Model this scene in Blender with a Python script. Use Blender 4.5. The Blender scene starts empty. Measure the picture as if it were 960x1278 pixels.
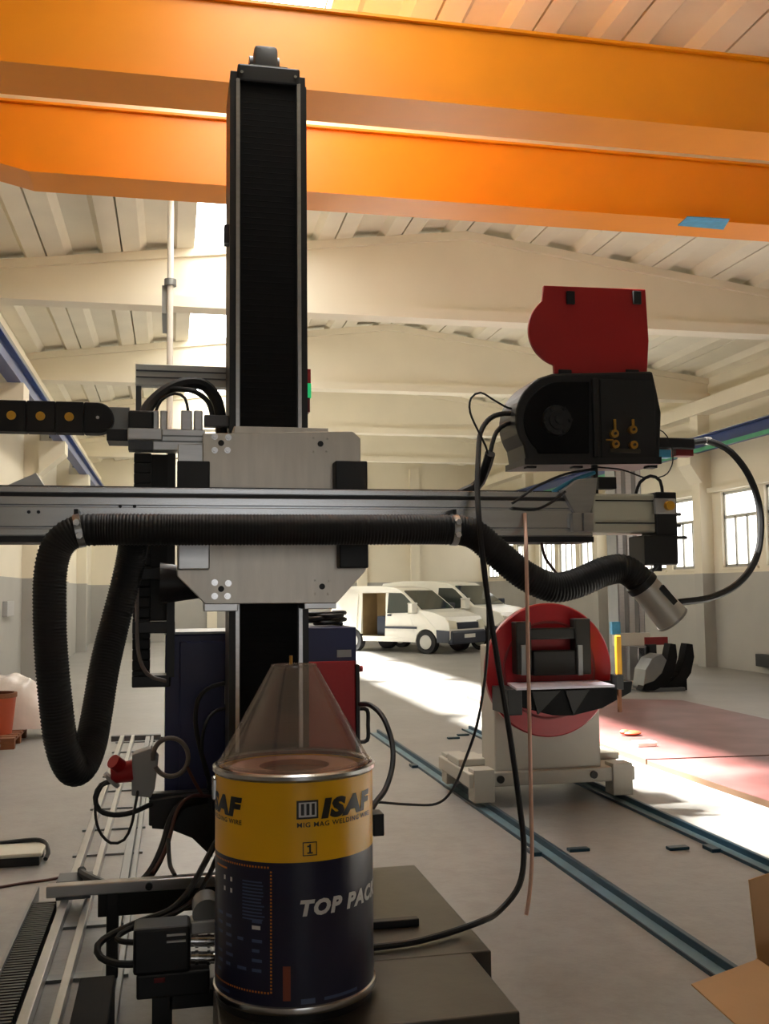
import bpy, bmesh, math, random
from mathutils import Vector, Matrix
random.seed(7)
S = bpy.context.scene
COL = S.collection

# ------------------------------------------------------------------ camera
F_PX, CX, CY = 1250.0, 480.0, 639.0
CAM = Vector((0, 0, 1.7))
YAW, PITCH, ROLL = math.radians(11.979), math.radians(4.493), math.radians(0.6)
FWD = Vector((math.sin(YAW) * math.cos(PITCH), math.cos(YAW) * math.cos(PITCH), math.sin(PITCH)))
R0 = Vector((math.cos(YAW), -math.sin(YAW), 0))
U0 = R0.cross(FWD)
RT = R0 * math.cos(ROLL) - U0 * math.sin(ROLL)
UP = U0 * math.cos(ROLL) + R0 * math.sin(ROLL)
cd = bpy.data.cameras.new('camera')
cd.sensor_width = 36; cd.lens = 36 * F_PX / 1278; cd.clip_end = 300
cam = bpy.data.objects.new('camera', cd); COL.objects.link(cam)
m3 = Matrix((RT, UP, -FWD)).transposed()
cam.matrix_world = Matrix.Translation(CAM) @ m3.to_4x4()
S.camera = cam

# ------------------------------------------------------------------ light
S.view_settings.view_transform = 'Standard'
S.view_settings.look = 'None'
S.view_settings.gamma = 1.0
S.view_settings.use_curve_mapping = False
S.view_settings.exposure = -1.1
S.cycles.use_denoising = True
S.cycles.max_bounces = 10
S.cycles.diffuse_bounces = 6
S.cycles.transparent_max_bounces = 16
S.cycles.sample_clamp_indirect = 12
w = bpy.data.worlds.new('sky'); S.world = w; w.use_nodes = True
w.node_tree.nodes['Background'].inputs[0].default_value = (0.82, 0.9, 1.0, 1)
w.node_tree.nodes['Background'].inputs[1].default_value = 4.0
SKY_E = 11.0          # daylight glow of the diffusing skylight sheets
WIN_E = 4.0           # daylight glow of the window panes
sd = bpy.data.lights.new('sun', 'SUN'); sd.energy = 380; sd.angle = math.radians(7); sd.color = (0.98, 0.98, 0.97)
sun = bpy.data.objects.new('sun', sd); COL.objects.link(sun)
sun.rotation_euler = Vector((3.62, -1.3, -6.65)).to_track_quat('-Z', 'Y').to_euler()

# ------------------------------------------------------------------ helpers
def ray(px, py):
    return RT * ((px - CX) / F_PX) + UP * ((CY - py) / F_PX) + FWD
def P(px, py, X=None, Y=None, Z=None):
    """photo pixel -> point on the plane the thing touches"""
    d = ray(px, py)
    t = (X - CAM.x) / d.x if X is not None else (Y - CAM.y) / d.y if Y is not None else (Z - CAM.z) / d.z
    return CAM + d * t
def lin(c):
    c /= 255.0
    return c / 12.92 if c <= 0.04045 else ((c + 0.055) / 1.055) ** 2.4
MATS = {}
def mat(name, rgb, rough=0.5, metal=0.0, var=0.12, scale=6.0, bump=0.0, bscale=40.0, stretch=None, spec=None, emit=0.0, rgb2=None):
    m = bpy.data.materials.new(name); m.use_nodes = True
    nt = m.node_tree; b = nt.nodes['Principled BSDF']
    c = tuple(lin(v) for v in rgb)
    b.inputs['Roughness'].default_value = rough
    b.inputs['Metallic'].default_value = metal
    if spec is not None: b.inputs['Specular IOR Level'].default_value = spec
    tc = nt.nodes.new('ShaderNodeTexCoord')
    mp = nt.nodes.new('ShaderNodeMapping')
    if stretch: mp.inputs['Scale'].default_value = stretch
    nt.links.new(tc.outputs['Object'], mp.inputs['Vector'])
    if var > 0:
        n = nt.nodes.new('ShaderNodeTexNoise'); n.inputs['Scale'].default_value = scale; n.inputs['Detail'].default_value = 6
        nt.links.new(mp.outputs[0], n.inputs['Vector'])
        r = nt.nodes.new('ShaderNodeValToRGB')
        c2 = tuple(lin(v) for v in rgb2) if rgb2 else tuple(min(1, v * (1 + var)) for v in c)
        r.color_ramp.elements[0].position = 0.3; r.color_ramp.elements[1].position = 0.72
        r.color_ramp.elements[0].color = (*[v * (1 - var) for v in c], 1)
        r.color_ramp.elements[1].color = (*c2, 1)
        nt.links.new(n.outputs['Fac'], r.inputs[0]); nt.links.new(r.outputs[0], b.inputs['Base Color'])
    else:
        b.inputs['Base Color'].default_value = (*c, 1)
    if bump > 0:
        n2 = nt.nodes.new('ShaderNodeTexNoise'); n2.inputs['Scale'].default_value = bscale; n2.inputs['Detail'].default_value = 4
        nt.links.new(mp.outputs[0], n2.inputs['Vector'])
        bp = nt.nodes.new('ShaderNodeBump'); bp.inputs['Strength'].default_value = bump; bp.inputs['Distance'].default_value = 0.01
        nt.links.new(n2.outputs['Fac'], bp.inputs['Height']); nt.links.new(bp.outputs[0], b.inputs['Normal'])
    if emit > 0:
        b.inputs['Emission Color'].default_value = (*c, 1); b.inputs['Emission Strength'].default_value = emit
    MATS[name] = m
    return m
def pane_mat(name, tint, glow, alpha=0.8, gloss=0.06, haze=0.0):
    m = bpy.data.materials.new(name); m.use_nodes = True; nt = m.node_tree
    for n in list(nt.nodes): nt.nodes.remove(n)
    o = nt.nodes.new('ShaderNodeOutputMaterial')
    t = nt.nodes.new('ShaderNodeBsdfTransparent'); t.inputs[0].default_value = (*[alpha * v for v in tint], 1)
    g = nt.nodes.new('ShaderNodeBsdfGlossy'); g.inputs['Roughness'].default_value = 0.12
    mx = nt.nodes.new('ShaderNodeMixShader'); mx.inputs[0].default_value = gloss
    nt.links.new(t.outputs[0], mx.inputs[1]); nt.links.new(g.outputs[0], mx.inputs[2])
    last = mx
    if haze > 0:
        df = nt.nodes.new('ShaderNodeBsdfDiffuse'); df.inputs[0].default_value = (0.55, 0.48, 0.42, 1)
        m2 = nt.nodes.new('ShaderNodeMixShader'); m2.inputs[0].default_value = haze
        nt.links.new(mx.outputs[0], m2.inputs[1]); nt.links.new(df.outputs[0], m2.inputs[2]); mx = m2; last = m2
    if glow > 0:
        e = nt.nodes.new('ShaderNodeEmission'); e.inputs[0].default_value = (*tint, 1); e.inputs[1].default_value = glow
        a = nt.nodes.new('ShaderNodeAddShader'); nt.links.new(mx.outputs[0], a.inputs[0]); nt.links.new(e.outputs[0], a.inputs[1]); last = a
    nt.links.new(last.outputs[0], o.inputs[0]); MATS[name] = m
    return m

class MB:
    def __init__(s): s.v = []; s.f = []
    def add(s, vs, fs):
        o = len(s.v); s.v += [Vector(v) for v in vs]; s.f += [tuple(i + o for i in f) for f in fs]; return s
    def box(s, x0, x1, y0, y1, z0, z1):
        return s.add([(x0,y0,z0),(x1,y0,z0),(x1,y1,z0),(x0,y1,z0),(x0,y0,z1),(x1,y0,z1),(x1,y1,z1),(x0,y1,z1)],
                     [(0,3,2,1),(4,5,6,7),(0,1,5,4),(1,2,6,5),(2,3,7,6),(3,0,4,7)])
    def bbox(s, x0, x1, y0, y1, z0, z1, b=0.01):
        """bevelled box"""
        bm = bmesh.new(); bmesh.ops.create_cube(bm, size=1)
        for v in bm.verts: v.co = Vector(((x0+x1)/2 + v.co.x*(x1-x0), (y0+y1)/2 + v.co.y*(y1-y0), (z0+z1)/2 + v.co.z*(z1-z0)))
        bmesh.ops.bevel(bm, geom=list(bm.edges), offset=b, segments=2, profile=0.5, affect='EDGES')
        bm.verts.index_update()
        s.add([v.co.copy() for v in bm.verts], [tuple(v.index for v in f.verts) for f in bm.faces]); bm.free(); return s
    def prism(s, poly, a0, a1, axis='Y'):
        """poly: list of 2D points; axis Y: (x,z), X: (y,z), Z: (x,y)"""
        def mk(p, a): return (p[0], a, p[1]) if axis == 'Y' else (a, p[0], p[1]) if axis == 'X' else (p[0], p[1], a)
        n = len(poly)
        return s.add([mk(p, a0) for p in poly] + [mk(p, a1) for p in poly],
                     [tuple(range(n)), tuple(range(2*n-1, n-1, -1))] + [(i, i+n, (i+1) % n + n, (i+1) % n) for i in range(n)])
    def pprism(s, pix, y0, depth):
        """outline given by photo pixels on the plane Y=y0, given thickness in Y"""
        pts = [P(a, b, Y=y0) for a, b in pix]
        return s.prism([(p.x, p.z) for p in pts], y0, y0 + depth, 'Y')
    def cyl(s, p0, p1, r, r1=None, n=20, caps=True):
        p0, p1 = Vector(p0), Vector(p1); r1 = r if r1 is None else r1
        d = (p1 - p0).normalized(); a = d.orthogonal().normalized(); b = d.cross(a)
        vs = []
        for p, rr in ((p0, r), (p1, r1)):
            for i in range(n):
                t = 2*math.pi*i/n; vs.append(p + a*rr*math.cos(t) + b*rr*math.sin(t))
        fs = [(i, (i+1) % n, (i+1) % n + n, i+n) for i in range(n)]
        if caps: fs += [tuple(range(n-1, -1, -1)), tuple(range(n, 2*n))]
        return s.add(vs, fs)
    def lathe(s, prof, c, n=64, axis='Z', a0=0.0, a1=2*math.pi):
        c = Vector(c); full = abs(a1 - a0 - 2*math.pi) < 1e-6; k = n if full else n + 1
        vs = []
        for i in range(k):
            t = a0 + (a1 - a0) * i / n
            for r, z in prof:
                v = Vector((r*math.sin(t), -r*math.cos(t), z))
                if axis == 'Y': v = Vector((v.x, z, -v.y))
                vs.append(c + v)
        q = len(prof); fs = []
        for i in range(n):
            j = (i + 1) % k
            for e in range(q - 1): fs.append((i*q+e, j*q+e, j*q+e+1, i*q+e+1))
        return s.add(vs, fs)
    def tube(s, path, r, n=10, caps=True, rfun=None):
        path = [Vector(p) for p in path]; m = len(path)
        tang = [(path[min(i+1, m-1)] - path[max(i-1, 0)]).normalized() for i in range(m)]
        a = tang[0].orthogonal().normalized(); vs = []
        for i in range(m):
            a = (a - tang[i]*a.dot(tang[i])).normalized(); b = tang[i].cross(a)
            rr = rfun(i) if rfun else r
            for k in range(n):
                t = 2*math.pi*k/n; vs.append(path[i] + a*rr*math.cos(t) + b*rr*math.sin(t))
        fs = [(i*n+k, i*n+(k+1) % n, (i+1)*n+(k+1) % n, (i+1)*n+k) for i in range(m-1) for k in range(n)]
        if caps: fs += [tuple(range(n-1, -1, -1)), tuple(range((m-1)*n, m*n))]
        return s.add(vs, fs)
    def sphere(s, c, r, n=12, m=8, sc=(1,1,1)):
        c = Vector(c); vs = []
        for j in range(m+1):
            p = math.pi*j/m
            for i in range(n):
                t = 2*math.pi*i/n
                vs.append(c + Vector((r*sc[0]*math.sin(p)*math.cos(t), r*sc[1]*math.sin(p)*math.sin(t), r*sc[2]*math.cos(p))))
        return s.add(vs, [(j*n+i, (j+1)*n+i, (j+1)*n+(i+1) % n, j*n+(i+1) % n) for j in range(m) for i in range(n)])
    def build(s, name, m, parent=None, smooth=False, bevel=0.0):
        if parent is None:
            xs = [v.x for v in s.v]; ys = [v.y for v in s.v]; zs = [v.z for v in s.v]
            o = Vector(((min(xs)+max(xs))/2, (min(ys)+max(ys))/2, min(zs)))
        else: o = ORG[parent]
        me = bpy.data.meshes.new(name); me.from_pydata([v - o for v in s.v], [], s.f)
        bm = bmesh.new(); bm.from_mesh(me); bmesh.ops.recalc_face_normals(bm, faces=bm.faces[:]); bm.to_mesh(me); bm.free()
        me.materials.append(MATS[m])
        ob = bpy.data.objects.new(name, me); COL.objects.link(ob)
        if parent is None: ob.location = o
        else: ob.parent = parent
        ORG[ob] = o
        if smooth:
            me.polygons.foreach_set('use_smooth', [True]*len(me.polygons))
            me.update()
            try: me.set_sharp_from_angle(angle=math.radians(40))
            except Exception: pass
        if bevel > 0:
            md = ob.modifiers.new('bevel', 'BEVEL'); md.width = bevel; md.segments = 2; md.limit_method = 'ANGLE'; md.angle_limit = math.radians(40)
        return ob
ORG = {}
def tag(o, label, cat, group=None):
    o['label'] = label; o['category'] = cat
    if group: o['group'] = group
    return o
def thing(name, loc, label, cat, group=None):
    o = bpy.data.objects.new(name, None); COL.objects.link(o); o.location = loc; o.empty_display_size = 0.1
    ORG[o] = Vector(loc); return tag(o, label, cat, group)
def struct(o): o['kind'] = 'structure'; return o
def copy_part(o, parent, loc=None):
    c = o.copy(); COL.objects.link(c); c.parent = parent
    if loc is not None: c.location = loc
    ORG[c] = ORG.get(o, Vector()); return c
def spline(pts, step=0.02):
    """Catmull-Rom through 3D points"""
    pts = [Vector(p) for p in pts]; q = [pts[0]*2 - pts[1]] + pts + [pts[-1]*2 - pts[-2]]; out = []
    for i in range(1, len(q) - 2):
        p0, p1, p2, p3 = q[i-1], q[i], q[i+1], q[i+2]; n = max(2, int((p2 - p1).length / step))
        for k in range(n):
            t = k / n
            out.append(0.5*((2*p1) + (p2 - p0)*t + (2*p0 - 5*p1 + 4*p2 - p3)*t*t + (3*p1 - p0 - 3*p2 + p3)*t**3))
    out.append(pts[-1]); return out
def pxpath(lst): return [P(a, b, Y=y) for a, b, y in lst]
def cable(name, lst, r, m, label, cat='cable', group=None, parent=None, world=False, n=8):
    o = MB().tube(spline(lst if world else pxpath(lst), 0.025), r, n).build(name, m, parent, smooth=True)
    if parent is None: tag(o, label, cat, group)
    return o

# ------------------------------------------------------------------ materials
def concrete_floor():
    m = mat('concrete_floor', (142, 140, 136), 0.42, 0, 0.10, 0.9, 0.15, 30)
    nt = m.node_tree; b = nt.nodes['Principled BSDF']; ramp = [n for n in nt.nodes if n.type == 'VALTORGB'][0]
    tc = [n for n in nt.nodes if n.type == 'TEX_COORD'][0]
    n = nt.nodes.new('ShaderNodeTexNoise'); n.inputs['Scale'].default_value = 7; n.inputs['Detail'].default_value = 9; n.inputs['Roughness'].default_value = 0.7
    nt.links.new(tc.outputs['Object'], n.inputs['Vector'])
    r = nt.nodes.new('ShaderNodeValToRGB'); r.color_ramp.elements[0].position = 0.36; r.color_ramp.elements[1].position = 0.6
    r.color_ramp.elements[0].color = (0.74, 0.73, 0.71, 1); r.color_ramp.elements[1].color = (1, 1, 1, 1)
    nt.links.new(n.outputs['Fac'], r.inputs[0])
    mx = nt.nodes.new('ShaderNodeMixRGB'); mx.blend_type = 'MULTIPLY'; mx.inputs[0].default_value = 0.8
    nt.links.new(ramp.outputs[0], mx.inputs[1]); nt.links.new(r.outputs[0], mx.inputs[2]); nt.links.new(mx.outputs[0], b.inputs['Base Color'])
    rr = nt.nodes.new('ShaderNodeMapRange'); rr.inputs[3].default_value = 0.32; rr.inputs[4].default_value = 0.55
    nt.links.new(n.outputs['Fac'], rr.inputs[0]); nt.links.new(rr.outputs[0], b.inputs['Roughness'])
concrete_floor()
mat('ceiling_concrete', (224, 217, 198), 0.8, 0, 0.06, 1.2, 0.1, 20)
mat('beam_concrete', (228, 220, 200), 0.75, 0, 0.05, 0.8, 0.08, 15)
mat('roof_deck', (150, 140, 120), 0.9, 0, 0.1, 2)
mat('wall_cream', (222, 214, 194), 0.8, 0, 0.05, 0.7, 0.08, 12)
mat('wall_grey', (164, 162, 156), 0.7, 0, 0.06, 0.9, 0.08, 12)
mat('window_frame', (182, 182, 174), 0.5, 0.2, 0.05)
pane_mat('window_glass', (1.0, 0.98, 0.95), WIN_E, 0.5, 0.05)
pane_mat('added_door_glow', (1.0, 0.98, 0.95), 1.9, 0.4, 0.04)  # glow of the added, unseen door that brightens the boom front
pane_mat('skylight_sheet', (1.0, 0.985, 0.955), SKY_E, 0.9, 0.03)
mat('crane_yellow', (232, 142, 10), 0.38, 0, 0.06, 1.5)
mat('crane_blue', (26, 54, 112), 0.4, 0, 0.1, 3)
mat('rail_green', (60, 140, 110), 0.5, 0, 0.1)
mat('sticker_blue', (70, 150, 190), 0.4, 0, 0.15, 20)
mat('white_paint', (225, 222, 212), 0.5, 0, 0.05)
mat('black_metal', (22, 22, 23), 0.45, 0.0, 0.2, 8)
mat('bellows_black', (7, 7, 8), 0.7, 0, 0.2, 20, spec=0.2)
mat('rubber_black', (15, 15, 16), 0.6, 0, 0.2, 12)
mat('aluminium', (190, 190, 190), 0.3, 0.9, 0.08, 5, 0.04, 60, (1, 1, 8))
mat('aluminium_boom', (205, 208, 212), 0.25, 0.8, 0.06, 4, 0.03, 60, (0.3, 4, 8))
mat('plate_aluminium', (196, 189, 178), 0.36, 0.75, 0.07, 7, 0.05, 80, (4, 4, 0.6))
mat('grey_alu', (128, 130, 130), 0.4, 0.5, 0.06)
mat('frame_grey', (212, 214, 212), 0.5, 0.1, 0.05)
mat('steel', (200, 200, 200), 0.22, 1.0, 0.08, 10)
mat('dark_steel', (66, 62, 54), 0.33, 0.35, 0.25, 5, 0.05, 20)
mat('nozzle_metal', (205, 202, 195), 0.38, 0.55, 0.06)
mat('motor_grey', (90, 92, 95), 0.45, 0.4, 0.1)
mat('cabinet_blue', (44, 48, 92), 0.42, 0, 0.08, 4)
mat('deep_blue', (24, 30, 78), 0.4, 0, 0.08, 4)
mat('machine_red', (168, 22, 26), 0.42, 0, 0.06, 4)
mat('disc_red', (142, 14, 24), 0.32, 0.1, 0.08, 6)
mat('dark_red', (110, 20, 22), 0.45, 0, 0.08, 4)
mat('brass', (205, 160, 80), 0.3, 0.9, 0.05)
mat('conduit_pink', (222, 180, 160), 0.45, 0.1, 0.05)
mat('copper', (205, 150, 125), 0.4, 0.5, 0.06)
mat('light_green', (40, 200, 120), 0.4, 0, 0.02, emit=1.2)
mat('yellow_plastic', (215, 160, 40), 0.45, 0, 0.05)
mat('cream_box', (205, 203, 186), 0.4, 0.1, 0.04)
mat('positioner_grey', (172, 169, 158), 0.5, 0, 0.05, 3)
mat('rail_blue', (104, 134, 146), 0.4, 0.3, 0.12, 6)
mat('rail_dark', (28, 58, 74), 0.4, 0.3, 0.12, 6)
mat('drum_yellow', (246, 186, 18), 0.32, 0, 0.03, 4)
mat('drum_blue', (22, 24, 52), 0.3, 0, 0.06, 4)
mat('ink_black', (30, 26, 22), 0.4, 0, 0.0)
mat('ink_white', (215, 215, 215), 0.4, 0, 0.0)
mat('ink_orange', (215, 120, 30), 0.4, 0, 0.0)
mat('ink_slate', (70, 86, 120), 0.4, 0, 0.0)
mat('ink_rust', (130, 60, 40), 0.4, 0, 0.0)
mat('cardboard', (176, 136, 92), 0.8, 0, 0.06, 3, 0.05, 60)
mat('film_plywood', (94, 50, 47), 0.45, 0, 0.2, 1.6, 0.05, 30, None, None, 0, (120, 78, 76))
mat('ply_edge', (78, 54, 32), 0.7, 0, 0.15, 12, 0.1, 60, (1, 1, 30))
mat('wood', (120, 74, 44), 0.7, 0, 0.2, 8, 0.1, 40, (1, 8, 8))
mat('terracotta', (172, 76, 44), 0.6, 0, 0.1, 5)
mat('plastic_wrap', (225, 220, 214), 0.25, 0, 0.05, 5, 0.3, 12)
mat('van_white', (232, 230, 220), 0.25, 0, 0.02)
mat('van_dark', (40, 46, 58), 0.5, 0, 0.06)
mat('van_glass', (46, 54, 52), 0.08, 0, 0.1, 2, spec=0.8)
mat('van_inside', (120, 100, 66), 0.8, 0, 0.15, 3)
mat('tyre', (24, 24, 25), 0.8, 0, 0.1)
mat('hub', (170, 168, 160), 0.4, 0.5, 0.05)
mat('lamp_glass', (215, 210, 190), 0.1, 0, 0.05)
mat('lilac_sheet', (200, 196, 210), 0.3, 0.2, 0.06)
mat('olive_dark', (22, 21, 17), 0.5, 0.2, 0.15)
mat('grey_plastic', (165, 165, 165), 0.5, 0, 0.04)
mat('grey_cable', (120, 110, 104), 0.5, 0, 0.06)
mat('brown_cable', (84, 48, 40), 0.5, 0, 0.06)
pane_mat('hood_plastic', (0.97, 0.90, 0.84), 0, 0.84, 0.10, 0.13)
pane_mat('lamp_clear', (0.9, 0.9, 0.9), 0, 0.8, 0.1)

# ------------------------------------------------------------------ hall shell
XL, XR, YF, YB = -2.75, 11.45, -9.0, 36.1
BEAM_Y = [-7.35, -1.9, 3.6, 9.05, 14.4, 19.8, 25.25, 30.7]
APEX_X, APEX_Z, EAVE_Z, BOT_Z = 4.35, 7.07, 6.18, 5.75
SLOPE = (APEX_Z - EAVE_Z) / (APEX_X - XL)
def roof_z(x): return APEX_Z - abs(x - APEX_X) * SLOPE
floor = struct(MB().box(XL - .3, XR + .3, YF - .3, YB + .3, -0.2, 0).build('floor', 'concrete_floor'))

# ceiling: dark deck above, one precast ribbed panel per bay and lane below it
LANES, SKY_LANE = 14, 3
LW = (XR - XL) / LANES
sx0, sx1 = XL + SKY_LANE * LW, XL + (SKY_LANE + 1) * LW
def deck_strip(x0, x1):
    return [(x0, roof_z(x0) + .24), (x1, roof_z(x1) + .24), (x1, roof_z(x1) + .30), (x0, roof_z(x0) + .30)]
cm = MB()
cm.prism(deck_strip(XL - .3, sx0), YF - .3, YB + .3); cm.prism(deck_strip(sx1, APEX_X), YF - .3, YB + .3); cm.prism(deck_strip(sx0, sx1), YF - .3, BEAM_Y[2]); cm.prism(deck_strip(APEX_X, XR + .3), YF - .3, YB + .3)
ceiling = struct(cm.build('ceiling', 'roof_deck'))
panel_src = {}
bays = list(zip([YF] + BEAM_Y, BEAM_Y + [YB]))
def panel_profile(wd, sl):
    pr = [(.012, 0), (.25, 0), (.33, .10), (.67, .10), (.75, 0), (.988, 0), (.988, .16), (.012, .16)]
    return [(a * wd, z + sl * a * wd) for a, z in pr]
for bi, (y0, y1) in enumerate(bays):
    for k in range(LANES):
        x0 = XL + k * LW; xc = x0 + LW / 2; sl = SLOPE if xc < APEX_X else -SLOPE
        z0 = roof_z(x0) if xc < APEX_X else roof_z(x0)
        if k == SKY_LANE and bi >= 3:
            o = MB().prism([(x0, roof_z(x0) + .24), (x0 + LW, roof_z(x0 + LW) + .24), (x0 + LW, roof_z(x0 + LW) + .245), (x0, roof_z(x0) + .245)], y0, y1).build('skylight_sheet', 'skylight_sheet', ceiling)
            o['label'] = 'translucent daylight sheet in the roof'
            continue
        key = (sl > 0, round(y1 - y0, 3))
        if key not in panel_src:
            o = MB().prism(panel_profile(LW, sl), 0, y1 - y0)
            src = o.build('roof_panel', 'ceiling_concrete', ceiling)
            # mesh is relative to the ceiling origin: keep raw local coordinates
            for v in src.data.vertices: v.co += ORG[ceiling]
            panel_src[key] = src; ob = src
        else: ob = copy_part(panel_src[key], ceiling)
        ob.location = Vector((x0, y0, z0 + .07)) - ORG[ceiling]
for y in BEAM_Y:
    tz = lambda x: roof_z(x) + .07
    m = MB()
    m.prism([(XL, BOT_Z + .1), (XR, BOT_Z + .1), (XR, tz(XR)), (APEX_X, tz(APEX_X)), (XL, tz(XL))], y - .08, y + .08)
    m.prism([(XL, BOT_Z), (XR, BOT_Z), (XR, BOT_Z + .16), (XL, BOT_Z + .16)], y - .17, y + .17)
    m.prism([(XL, tz(XL) - .12), (APEX_X, tz(APEX_X) - .12), (XR, tz(XR) - .12), (XR, tz(XR)), (APEX_X, tz(APEX_X)), (XL, tz(XL))], y - .14, y + .14)
    m.build('roof_beam', 'beam_concrete', ceiling)

DADO = 2.0
WZ0, WZ1 = 2.12, 3.72
# right wall with window openings
wins = []
for y0, y1 in bays[4:]:
    for i in range(3):
        a = y0 + .45 + i * ((y1 - y0 - .9 + .3) / 3); wins.append((a, a + (y1 - y0 - .9 + .3) / 3 - .3))
def wall_with_windows():
    m = MB(); m.box(XR, XR + .3, YF, YB, DADO, WZ0); m.box(XR, XR + .3, YF, YB, WZ1, 6.6)
    prev = YF
    for a, b in wins: m.box(XR, XR + .3, prev, a, WZ0, WZ1); prev = b
    m.box(XR, XR + .3, prev, YB, WZ0, WZ1); return m
wall_right = struct(wall_with_windows().build('wall_right', 'wall_cream'))
MB().box(XR - .012, XR + .3, YF, YB, 0, DADO).build('dado', 'wall_grey', wall_right)['label'] = 'grey painted lower band of the wall'
wall_left = struct(MB().box(XL - .3, XL, YF, YB, DADO, 6.6).build('wall_left', 'wall_cream'))
MB().box(XL - .3, XL + .012, YF, YB, 0, DADO).build('dado', 'wall_grey', wall_left)['label'] = 'grey painted lower band of the wall'
wall_back = struct(MB().prism([(XL - .3, DADO), (XR + .3, DADO), (XR + .3, 6.6), (APEX_X, 7.5), (XL - .3, 6.6)], YB, YB + .3).build('wall_back', 'wall_cream'))
MB().box(XL, XR, YB - .012, YB + .3, 0, DADO).build('dado', 'wall_grey', wall_back)['label'] = 'grey painted lower band of the wall'
for x in (1.2, 5.6, 6.6, 8.6): MB().box(x, x + .35, YB - .2, YB, 0, 6.2).build('pilaster', 'wall_cream', wall_back)
GX0, GX1, GZ = -.7, 3.6, 4.1            # added glowing door behind the viewer, unseen, lights the machine front
wall_front = struct(MB().prism([(XL - .3, 0), (GX0, 0), (GX0, GZ), (GX1, GZ), (GX1, 0), (XR + .3, 0), (XR + .3, 6.6), (APEX_X, 7.5), (XL - .3, 6.6)], YF - .3, YF).build('wall_front', 'wall_cream'))
m = MB()
for x in (GX0, GX1 - .08): m.box(x, x + .08, YF - .15, YF - .07, 0, GZ)
m.box(GX0, GX1, YF - .15, YF - .07, GZ - .08, GZ)
added_door = struct(m.build('added_glow_door', 'window_frame'))
for i in range(5):
    z0, z1 = i * (GZ - .08) / 5, (i + 1) * (GZ - .08) / 5
    MB().box(GX0 + .08, GX1 - .08, YF - .14, YF - .08, z0, z0 + .05).build('section_rail', 'window_frame', added_door)
    for k in range(4):
        xa = GX0 + .08 + k * (GX1 - GX0 - .16) / 4; MB().box(xa, xa + (GX1 - GX0 - .16) / 4 - .03, YF - .115, YF - .105, z0 + .05, z1).build('pane', 'added_door_glow', added_door)
for y in BEAM_Y:
    for wl, xa, xb, xd in ((wall_right, XR - .28, XR, XR - .55), (wall_left, XL, XL + .28, XL + .75)):
        pl = MB().box(xa, xb, y - .09, y + .24, DADO, BOT_Z).build('pilaster', 'wall_cream', wl)
        MB().box(xa - .005, xb + .005, y - .10, y + .25, 0, DADO).build('pilaster_base', 'wall_grey', pl)
        m = MB()
        xin = xd
        base = xa if wl is wall_right else xb
        m.prism([(base, 3.95), (xin, 4.35), (xin, 4.58), (base, 4.58)], y - .2, y + .34)
        m.build('corbel', 'wall_cream', wl)
# longitudinal wall beams under the eaves
MB().box(XR - .35, XR, YF, YB, 5.45, 5.74).build('eaves_beam', 'beam_concrete', wall_right)
MB().box(XL, XL + .3, YF, YB, 5.45, 5.74).build('eaves_beam', 'beam_concrete', wall_left)
MB().box(XR - .12, XR, YF, YB, 3.74, 3.84).build('lintel_strip', 'wall_cream', wall_right)

# windows: frame, transom, bars and panes
for i, (a, b) in enumerate(wins):
    m = MB(); x0, x1 = XR + .06, XR + .14
    m.box(x0, x1, a, a + .06, WZ0, WZ1); m.box(x0, x1, b - .06, b, WZ0, WZ1); m.box(x0, x1, a, b, WZ0, WZ0 + .06); m.box(x0, x1, a, b, WZ1 - .06, WZ1)
    wn = struct(m.build('window_%d' % (i + 1), 'window_frame'))
    zt = WZ0 + 1.06
    MB().box(x0, x1, a, b, zt - .035, zt + .035).build('transom', 'window_frame', wn)
    for k in (1, 2):
        yk = a + (b - a) * k / 3; MB().box(x0, x1, yk - .03, yk + .03, WZ0, zt).build('mullion', 'window_frame', wn)
    MB().box(x0 + .03, x0 + .036, a + .03, b - .03, zt, WZ1 - .03).build('pane', 'window_glass', wn)
    for k in range(3):
        MB().box(x0 + .03, x0 + .036, a + (b - a) * k / 3, a + (b - a) * (k + 1) / 3, WZ0 + .03, zt).build('pane', 'window_glass', wn)
    MB().box(XR - .05, XR + .06, a - .04, b + .04, WZ0 - .05, WZ0).build('window_sill', 'wall_cream', wn)

# ------------------------------------------------------------------ crane and runway
def runway(x, label, green):
    t = thing('crane_runway_beam', (x, 13, 4.58), label, 'crane rail')
    MB().box(x - .012, x + .012, YF + .1, YB - .1, 4.6, 4.88).build('web', 'crane_blue', t)
    MB().box(x - .09, x + .09, YF + .1, YB - .1, 4.58, 4.605).build('bottom_flange', 'crane_blue', t)
    MB().box(x - .09, x + .09, YF + .1, YB - .1, 4.875, 4.90).build('top_flange', 'crane_blue', t)
    MB().box(x - .03, x + .03, YF + .1, YB - .1, 4.90, 4.94).build('rail', 'steel', t)
    for y in BEAM_Y: MB().box(x - .1, x + .1, y - .02, y + .16, 4.58, 4.60).build('fixing_plate', 'black_metal', t)
    if green: MB().box(x - .12, x - .09, YF + .1, YB - .1, 4.56, 4.64).build('feeder_strip', 'rail_green', t)
runway(-2.12, 'blue steel crane runway beam along the windowless wall', False)
runway(11.0, 'blue steel crane runway beam above the windows', True)
t = thing('power_busbar', (-2.42, 13, 5.12), 'pale grey crane power rail on small brackets beside the blue runway', 'power rail')
MB().box(-2.43, -2.31, YF + .2, YB - .2, 5.15, 5.40).build('channel', 'grey_alu', t)
for y in [v + d for v in BEAM_Y[2:] for d in (.7, 2.2, 3.7)]:
    MB().box(-2.46, -2.28, y, y + .06, 5.08, 5.153).build('bracket', 'motor_grey', t)
    MB().box(-2.748, -2.43, y, y + .05, 5.22, 5.26).build('bracket_arm', 'grey_alu', t)

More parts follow.
